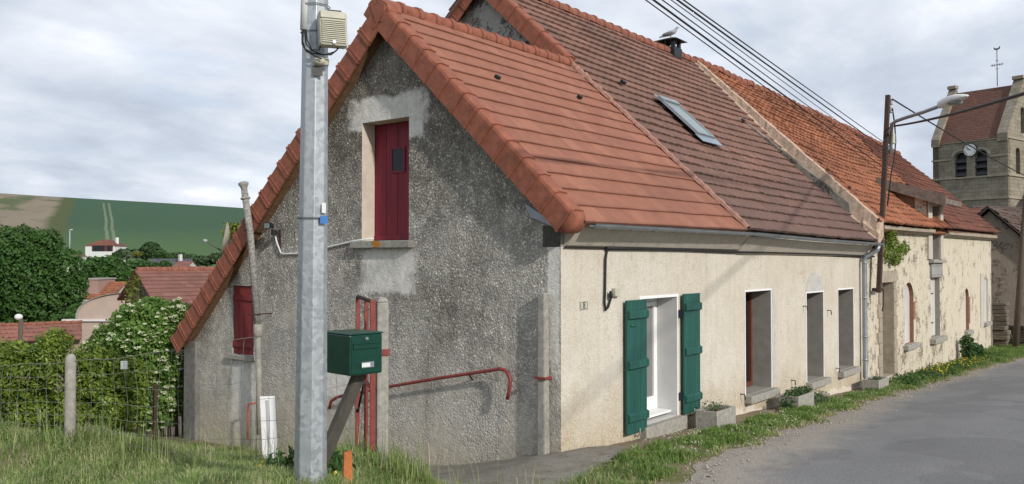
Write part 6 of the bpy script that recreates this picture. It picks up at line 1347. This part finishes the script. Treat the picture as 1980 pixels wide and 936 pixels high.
# white hip roofed house
DW = 222; A = pD(163, 480, DW); Lw = 57*DW/FP; t, (a, b, r_, s_w, w_) = house_box('house', 'white walled house with brown hipped roof alone below the green field', 'house', tuple((A+F0*4).xy), RT, Lw, 7, A.z-3.0, pD(190, 475, DW).z, pD(190, 463, DW).z, 'far_white', 'tile_dark', hip=2.6, over=.4)
for px, w2_ in ((183, 1.2),(190.5, .9),(197.5, .9),(210, 1.2)):
    c = A+RT*((px-163)*DW/FP)+F0*.42; c.z = pD(px, 480, DW).z; m = MB().box(c, (w2_, .12, 1.5), RT, F0); wo = m.build('window', MT['dark_glass'], t); 
    for s in (-1, 1): MB().box(c+RT*s*(w2_/2+.16), (.28, .1, 1.5), RT, F0).build('shutter', MT['brown_wood'], t)
p = pD(212, 467, DW); MB().box(p+F0*4, (.7,.7,2.2)).build('chimney', MT['far_white'], t)
# garden wall with tile coping, globe lamp post
gw0 = pD(-60, 632, 40); gw1 = pD(158, 624, 42); d = (gw1-gw0); d.z = 0; L = d.length; d.normalize(); nrm = Vector((d.y, -d.x, 0)); 
if nrm.dot(F0) > 0: nrm = -nrm
gwt = thing('garden_wall', 'long garden wall with a mossy red tile coping below the big tree', 'wall', (gw0.x, gw0.y, gw0.z-3))
mid_ = (gw0+gw1)/2; zc = mid_.z; MB().box(Vector((mid_.x, mid_.y, zc-1.9)), (L, .5, 3.0), d, nrm).build('wall', MT['rubble_far'], gwt)
P0_ = Vector((gw0.x, gw0.y, zc)); P1_ = Vector((gw1.x, gw1.y, zc+.05)); dn = nrm*.75-ZZ*.75
tiled(P0_, P1_, P1_+dn, P0_+dn, .25, .22, .012, .03, 'coping', MT['tile_far'], gwt, per=4, jit=.012); tiled(P1_, P0_, P0_-nrm*.75-ZZ*.75, P1_-nrm*.75-ZZ*.75, .25, .22, 0, .03, 'coping', MT['tile_far'], gwt, per=1); ridge(P0_, P1_, .09, .35, 'coping_ridge', MT['terracotta_old'], gwt, .01)
c = pD(40, 655, 36); tp_ = pD(40, 617, 36); gl = thing('globe_lamp', 'white globe garden lamp on a wooden post before the tiled wall', 'lamp', (c.x, c.y, c.z-1)); MB().tube([c-ZZ*1.5, tp_], .09, 8).build('post', MT['pole_wood'], gl); MB().ball(pD(36, 613, 36), (.16,.16,.13)).build('globe', MT['white_plastic'], gl)
MB().tube([pD(38,617,36), pD(36,614,36)], .03, 6).build('bracket', MT['zinc'], gl)
# far lamp posts
for (x0, y0, y1, dd, hx, lb) in ((135,476,445,240,140,'thin pale lamp post at the edge of the ploughed field'),(242,540,505,105,238,'thin grey lamp post between the dark tree and the pink barn'),(155,600,536,66,150,'slim grey post beside the pink shed')):
    b = pD(x0, y0, dd); tp_ = pD(x0, y1, dd); t = thing('lamp_post', lb, 'lamp post', tuple(b-ZZ*2)); MB().tube([b-ZZ*3, tp_], .05*dd/100+.03, 6).build('pole', MT['grey_plastic'], t); MB().tube([tp_, pD(hx, y1-1, dd)], .05*dd/100+.04, 6).build('lamp_arm', MT['dull_white'], t)
# shrubs and trees between village and hill
FT = 'trees and shrubs between the village and the hill'
def ftree(label, lst, d, mat='leaf_far', n=2600, size=None, by=None):
    b = pD(lst[0][0], by or max(q[1]+q[3] for q in lst), d); tree(label, (b.x, b.y, b.z-.5), 5, blobs_px(lst, d), n, size or .0042*d*.9, mat, name='tree' if d > 90 else 'shrub', group=FT, gs=60/d*.6, tr=.12)
ftree('round dark tree right of the white house below the green field', [(292,484,17,14),(282,490,12,10),(305,492,13,9)], 150, n=3500)
ftree('broad hedge like bushes just right of the white house', [(240,488,12,6),(262,490,14,7),(230,493,10,6),(275,492,12,6)], 190)
ftree('small yellow bush on the slope right of the white house', [(264,491,7,4)], 140, 'leaf_yellow', 500)
ftree('white blossoming shrub above the lamp post on the slope', [(245,489,6,4),(250,494,6,4)], 135, 'leaf_pale', 600)
ftree('pale green shrub before the round dark tree', [(312,494,12,8),(322,498,9,7)], 125, 'leaf_mid')
ftree('dark bushes left of the satellite dish, nearest it', [(400,504,22,9),(425,500,20,10),(448,504,18,9)], 130, n=3200)
ftree('dark bushes between the slate roofed house and the dish', [(345,497,16,8),(368,500,16,8),(384,507,10,7)], 140, n=2800)
ftree('green bushes at the left of the white house', [(136,492,14,8),(118,494,14,9),(150,492,8,6)], 200, 'leaf_mid')
ftree('overgrown slope of brambles behind the lamp post', [(255,515,16,10),(275,512,16,9),(240,522,12,10),(290,518,12,10)], 105, 'leaf_mid', 4200)
ftree('dark bush behind the lamp post above the metal shed', [(258,530,16,9),(270,528,12,9)], 95, 'leaf_dark', 2200)
ftree('green bush half hidden behind the pink barn ridge', [(320,512,10,7),(300,514,10,6)], 104, 'leaf_mid', 1500)
ftree('leafy bush beside the barrel hall at the foot of the big tree', [(138,612,18,14),(150,600,12,12),(120,618,18,12)], 46, 'leaf_dark', 2500, .2)
bl = [(tuple(pX(455,456,1.6)), (.16,.16,.16)), (tuple(pX(460,470,1.8)), (.16,.16,.25))]
p = Vector(bl[0][0]); p.z = -1.5; tree('yellow green treetop showing behind the roof edge by the dish', (p.x+.4, 9.6, H(p.x+.4, 9.6)), 4, [(tuple(pX(455,459,2.2)), (.3,.3,.35)), (tuple(pX(462,478,2.4)), (.3,.3,.5))], 500, .12, 'leaf_yellow', name='small_tree', tr=.05)

# the hill with its fields
def hill_mat():
    k = NT('hill_fields', 1, .05); s = k.xyz(k.co); u, v = s[0], s[1]
    n = k.noise(.012, 6, .65); n2 = k.noise(.05, 5, .7, k.map(k.co, (1, .25, 1))); n3 = k.noise(.35, 4, .7)
    gr_ = k.mix(n3, (.044,.092,.062), (.064,.120,.078)); gr_ = k.mix(k.rng(n, .35, .7), gr_, (.055,.098,.056)); rows_ = k.noise(1.0, 4, .6, k.map(k.co, (.9, .02, 1))); gr_ = k.mix(k.math('MULTIPLY', k.rng(rows_, .45, .65), .35), gr_, (.065,.115,.055)); gr_ = k.mix(k.rng(k.math('ADD', v, k.math('MULTIPLY', n2, 120)), 330, 480, 1, 0), gr_, (.085,.14,.058))  # greens lightened and shifted to blue, distance haze put into the colour
    br = k.mix(n2, (.20,.165,.12), (.27,.225,.165)); br = k.mix(k.rng(k.noise(.03, 6, .7, k.map(k.co, (1, .3, 1), (3,3,0))), .50, .60), br, (.10,.12,.06))
    ub = k.math('SUBTRACT', u, k.math('SUBTRACT', -18, k.math('MULTIPLY', k.math('SUBTRACT', v, 330), .036)))
    jag = k.math('MULTIPLY', k.math('SUBTRACT', k.noise(.06, 4, .6), .5), 5)
    ed = k.rng(k.math('ADD', ub, jag), -10, -6); st_ = k.rng(k.math('ADD', ub, jag), -1.5, 1.5)
    c = k.mix(ed, br, (.085,.10,.045)); c = k.mix(st_, c, gr_)
    for a, sl_ in ((-4.3, .022), (-2.2, .0185)):
        w = k.math('ADD', k.math('SUBTRACT', u, k.math('SUBTRACT', a, k.math('MULTIPLY', k.math('SUBTRACT', v, 330), sl_))), k.math('MULTIPLY', k.math('SUBTRACT', k.noise(.03, 3), .5), 2.4)); ln = k.rng(k.math('ABSOLUTE', w), .35, .8, 1, 0)
        c = k.mix(k.math('MULTIPLY', ln, k.math('MULTIPLY', k.rng(v, 640, 655, 1, 0), k.rng(n3, .3, .55, .3, .8))), c, (.20,.24,.15))
    k.color(c); return k.m
bx = pD(235, 503, 1)-EYE; by_ = Vector((bx.x, bx.y, 0)).normalized(); bxr = Vector((by_.y, -by_.x, 0)); us = np.linspace(-700, 900, 90); vs_ = np.r_[np.linspace(200, 700, 60), np.linspace(715, 1100, 20)]
HV = []
for u in us:
    for v in vs_:
        t = min(1, max(0, (v-235)/465)); top_ = 46.6-.046*u*1.0+.6*math.sin(u*.02); z = 2.5+(top_-2.5)*(t**1.12 if t > 0 else 0)-max(0, v-700)*.06
        if v < 235: z = 2.5-(235-v)*.27
        HV.append((u, v, z-.0))
nv = len(vs_); ii = (np.arange(len(us)-1)[:, None]*nv+np.arange(nv-1)[None]).ravel()
ho = arrays('hill', np.array(HV), np.c_[ii, ii+nv, ii+nv+1, ii+1], hill_mat(), kind='structure', smooth=True, loc=(0,0,0)); ho.location = (EYE.x, EYE.y, 0); ho.rotation_euler = (0, 0, math.atan2(bxr.y, bxr.x))
tag(ho, 'long hill with a ploughed brown field and a green field with tramlines', 'hill', kind='structure')
# loose gravel along the broken road edge
rg = np.random.default_rng(21); q = scatter(9000, -2.2, 26, -3.6, -.9, rg); e = road_edge(q[:, 0])+.10*np.sin(q[:, 0]*2.1)+.07*np.sin(q[:, 0]*5.3+1); dd = q[:, 1]-e
q = q[(rg.random(len(q)) < np.exp(-((dd+.12)/.28)**2))][:4200]; z = HH(q)+.034; sz = rg.uniform(.006, .019, len(q))*(1+.6*(rg.random(len(q)) < .1))
o8 = np.array([(1,0,0),(0,1,0),(-1,0,0),(0,-1,0),(0,0,.75),(0,0,-.5)], float); V = (np.c_[q, z][:, None, :]+(o8[None]+rg.normal(size=(len(q), 6, 3))*.22)*sz[:, None, None]).reshape(-1, 3); f = np.arange(len(q))[:, None]*6
F = np.concatenate([f+np.array([t]) for t in ((0,1,4),(1,2,4),(2,3,4),(3,0,4),(1,0,5),(2,1,5),(3,2,5),(0,3,5))])
simple('gravel_stone', (.36,.32,.27), .95, .45, 60, bump=0)
tag(arrays('gravel', V, F, MT['gravel_stone'], None, kind='stuff'), 'loose pale gravel scattered along the crumbling edge of the lane', 'gravel', kind='stuff')
# ------------------------------------------------------------------ light, sky, camera
LDIR = Vector((.30, 1, -.52)).normalized(); S = -LDIR
sun = bpy.data.lights.new('sun', 'SUN'); sun.energy = 3.15; sun.angle = math.radians(2); sun.color = (1, .945, .87)
so_ = bpy.data.objects.new('sun', sun); COL.objects.link(so_); so_.rotation_euler = LDIR.to_track_quat('-Z', 'Y').to_euler(); so_.location = (-10, -20, 30)
wd = bpy.data.worlds.new('World'); SC.world = wd; wd.use_nodes = True; t = wd.node_tree; bg = t.nodes['Background']
sky = t.nodes.new('ShaderNodeTexSky'); sky.sky_type = 'NISHITA'; sky.sun_disc = False
sky.sun_elevation = math.asin(S.z); sky.sun_rotation = math.atan2(S.x, S.y); sky.air_density = 1; sky.dust_density = 2
tc = t.nodes.new('ShaderNodeTexCoord'); sep = t.nodes.new('ShaderNodeSeparateXYZ'); t.links.new(tc.outputs['Generated'], sep.inputs[0])
def wm(op, a, b=0.0, c=0.0, clamp=False):
    x = t.nodes.new('ShaderNodeMath'); x.operation = op; x.use_clamp = clamp
    for i, v in enumerate((a, b, c)):
        if isinstance(v, bpy.types.NodeSocket): t.links.new(v, x.inputs[i])
        else: x.inputs[i].default_value = v
    return x.outputs[0]
zz = wm('ADD', wm('MAXIMUM', sep.outputs[2], 0.0), .22)
cv = t.nodes.new('ShaderNodeCombineXYZ'); t.links.new(wm('DIVIDE', sep.outputs[0], zz), cv.inputs[0]); t.links.new(wm('DIVIDE', sep.outputs[1], zz), cv.inputs[1])
def wn(scale, det, rough, loc, sc=(1,1,1), dist=.3):
    mp = t.nodes.new('ShaderNodeMapping'); t.links.new(cv.outputs[0], mp.inputs[0]); mp.inputs['Location'].default_value = loc; mp.inputs['Scale'].default_value = sc
    n = t.nodes.new('ShaderNodeTexNoise'); t.links.new(mp.outputs[0], n.inputs['Vector']); n.inputs['Scale'].default_value = scale; n.inputs['Detail'].default_value = det; n.inputs['Roughness'].default_value = rough; n.inputs['Distortion'].default_value = dist
    return n.outputs['Fac']
def wr(f, st):
    r = t.nodes.new('ShaderNodeValToRGB'); e = r.color_ramp.elements
    while len(e) < len(st): e.new(.5)
    for i, (p, c) in enumerate(st): e[i].position = p; e[i].color = (*c, 1)
    t.links.new(f, r.inputs[0]); return r.outputs[0]
def wmix(f, a, b):
    x = t.nodes.new('ShaderNodeMix'); x.data_type = 'RGBA'
    for s, v in ((x.inputs[0], f), (x.inputs[6], a), (x.inputs[7], b)):
        if isinstance(v, bpy.types.NodeSocket): t.links.new(v, s)
        else: s.default_value = (*v, 1) if isinstance(v, tuple) else v
    return x.outputs[2]
n1_ = wn(.85, 6, .55, (2.3, 1.1, 0)); n2_ = wn(2.6, 5, .55, (7, 2, 0), (1, 1.4, 1))
cl = wr(wm('ADD', wm('MULTIPLY', n1_, .72), wm('MULTIPLY', n2_, .28)), [(.36, (3.6,4.1,5.0)), (.47, (5.0,5.5,6.3)), (.56, (6.5,6.85,7.5)), (.66, (8.6,8.75,9.05))])
low = wr(sep.outputs[2], [(0, (1.05,1.05,1.05)), (.5, (.92,.92,.92))])
clear = wmix(.55, sky.outputs[0], (4.2,5.6,8.0))
gap = wr(wn(.8, 5, .6, (1.3, 6.4, 0)), [(.52, (0,0,0)), (.70, (.7,.7,.7))])
fin = wmix(gap, cl, clear)
t.links.new(fin, bg.inputs[0]); bg.inputs[1].default_value = .122
cam = bpy.data.cameras.new('camera'); co_ = bpy.data.objects.new('camera', cam); COL.objects.link(co_)
cam.sensor_width = 36; cam.lens = FP/1980*36; cam.clip_start = .1; cam.clip_end = 5000
co_.matrix_world = Matrix((( RT.x, UP.x, -FW.x, EYE.x), (RT.y, UP.y, -FW.y, EYE.y), (RT.z, UP.z, -FW.z, EYE.z), (0,0,0,1)))
SC.camera = co_
SC.view_settings.view_transform = 'Standard'; SC.view_settings.look = 'None'; SC.view_settings.exposure = 0.1; SC.view_settings.gamma = 1.0; SC.view_settings.use_curve_mapping = False
SC.render.engine = 'CYCLES'; SC.cycles.max_bounces = 6; SC.cycles.diffuse_bounces = 3; SC.cycles.transparent_max_bounces = 6
SC.cycles.use_denoising = True
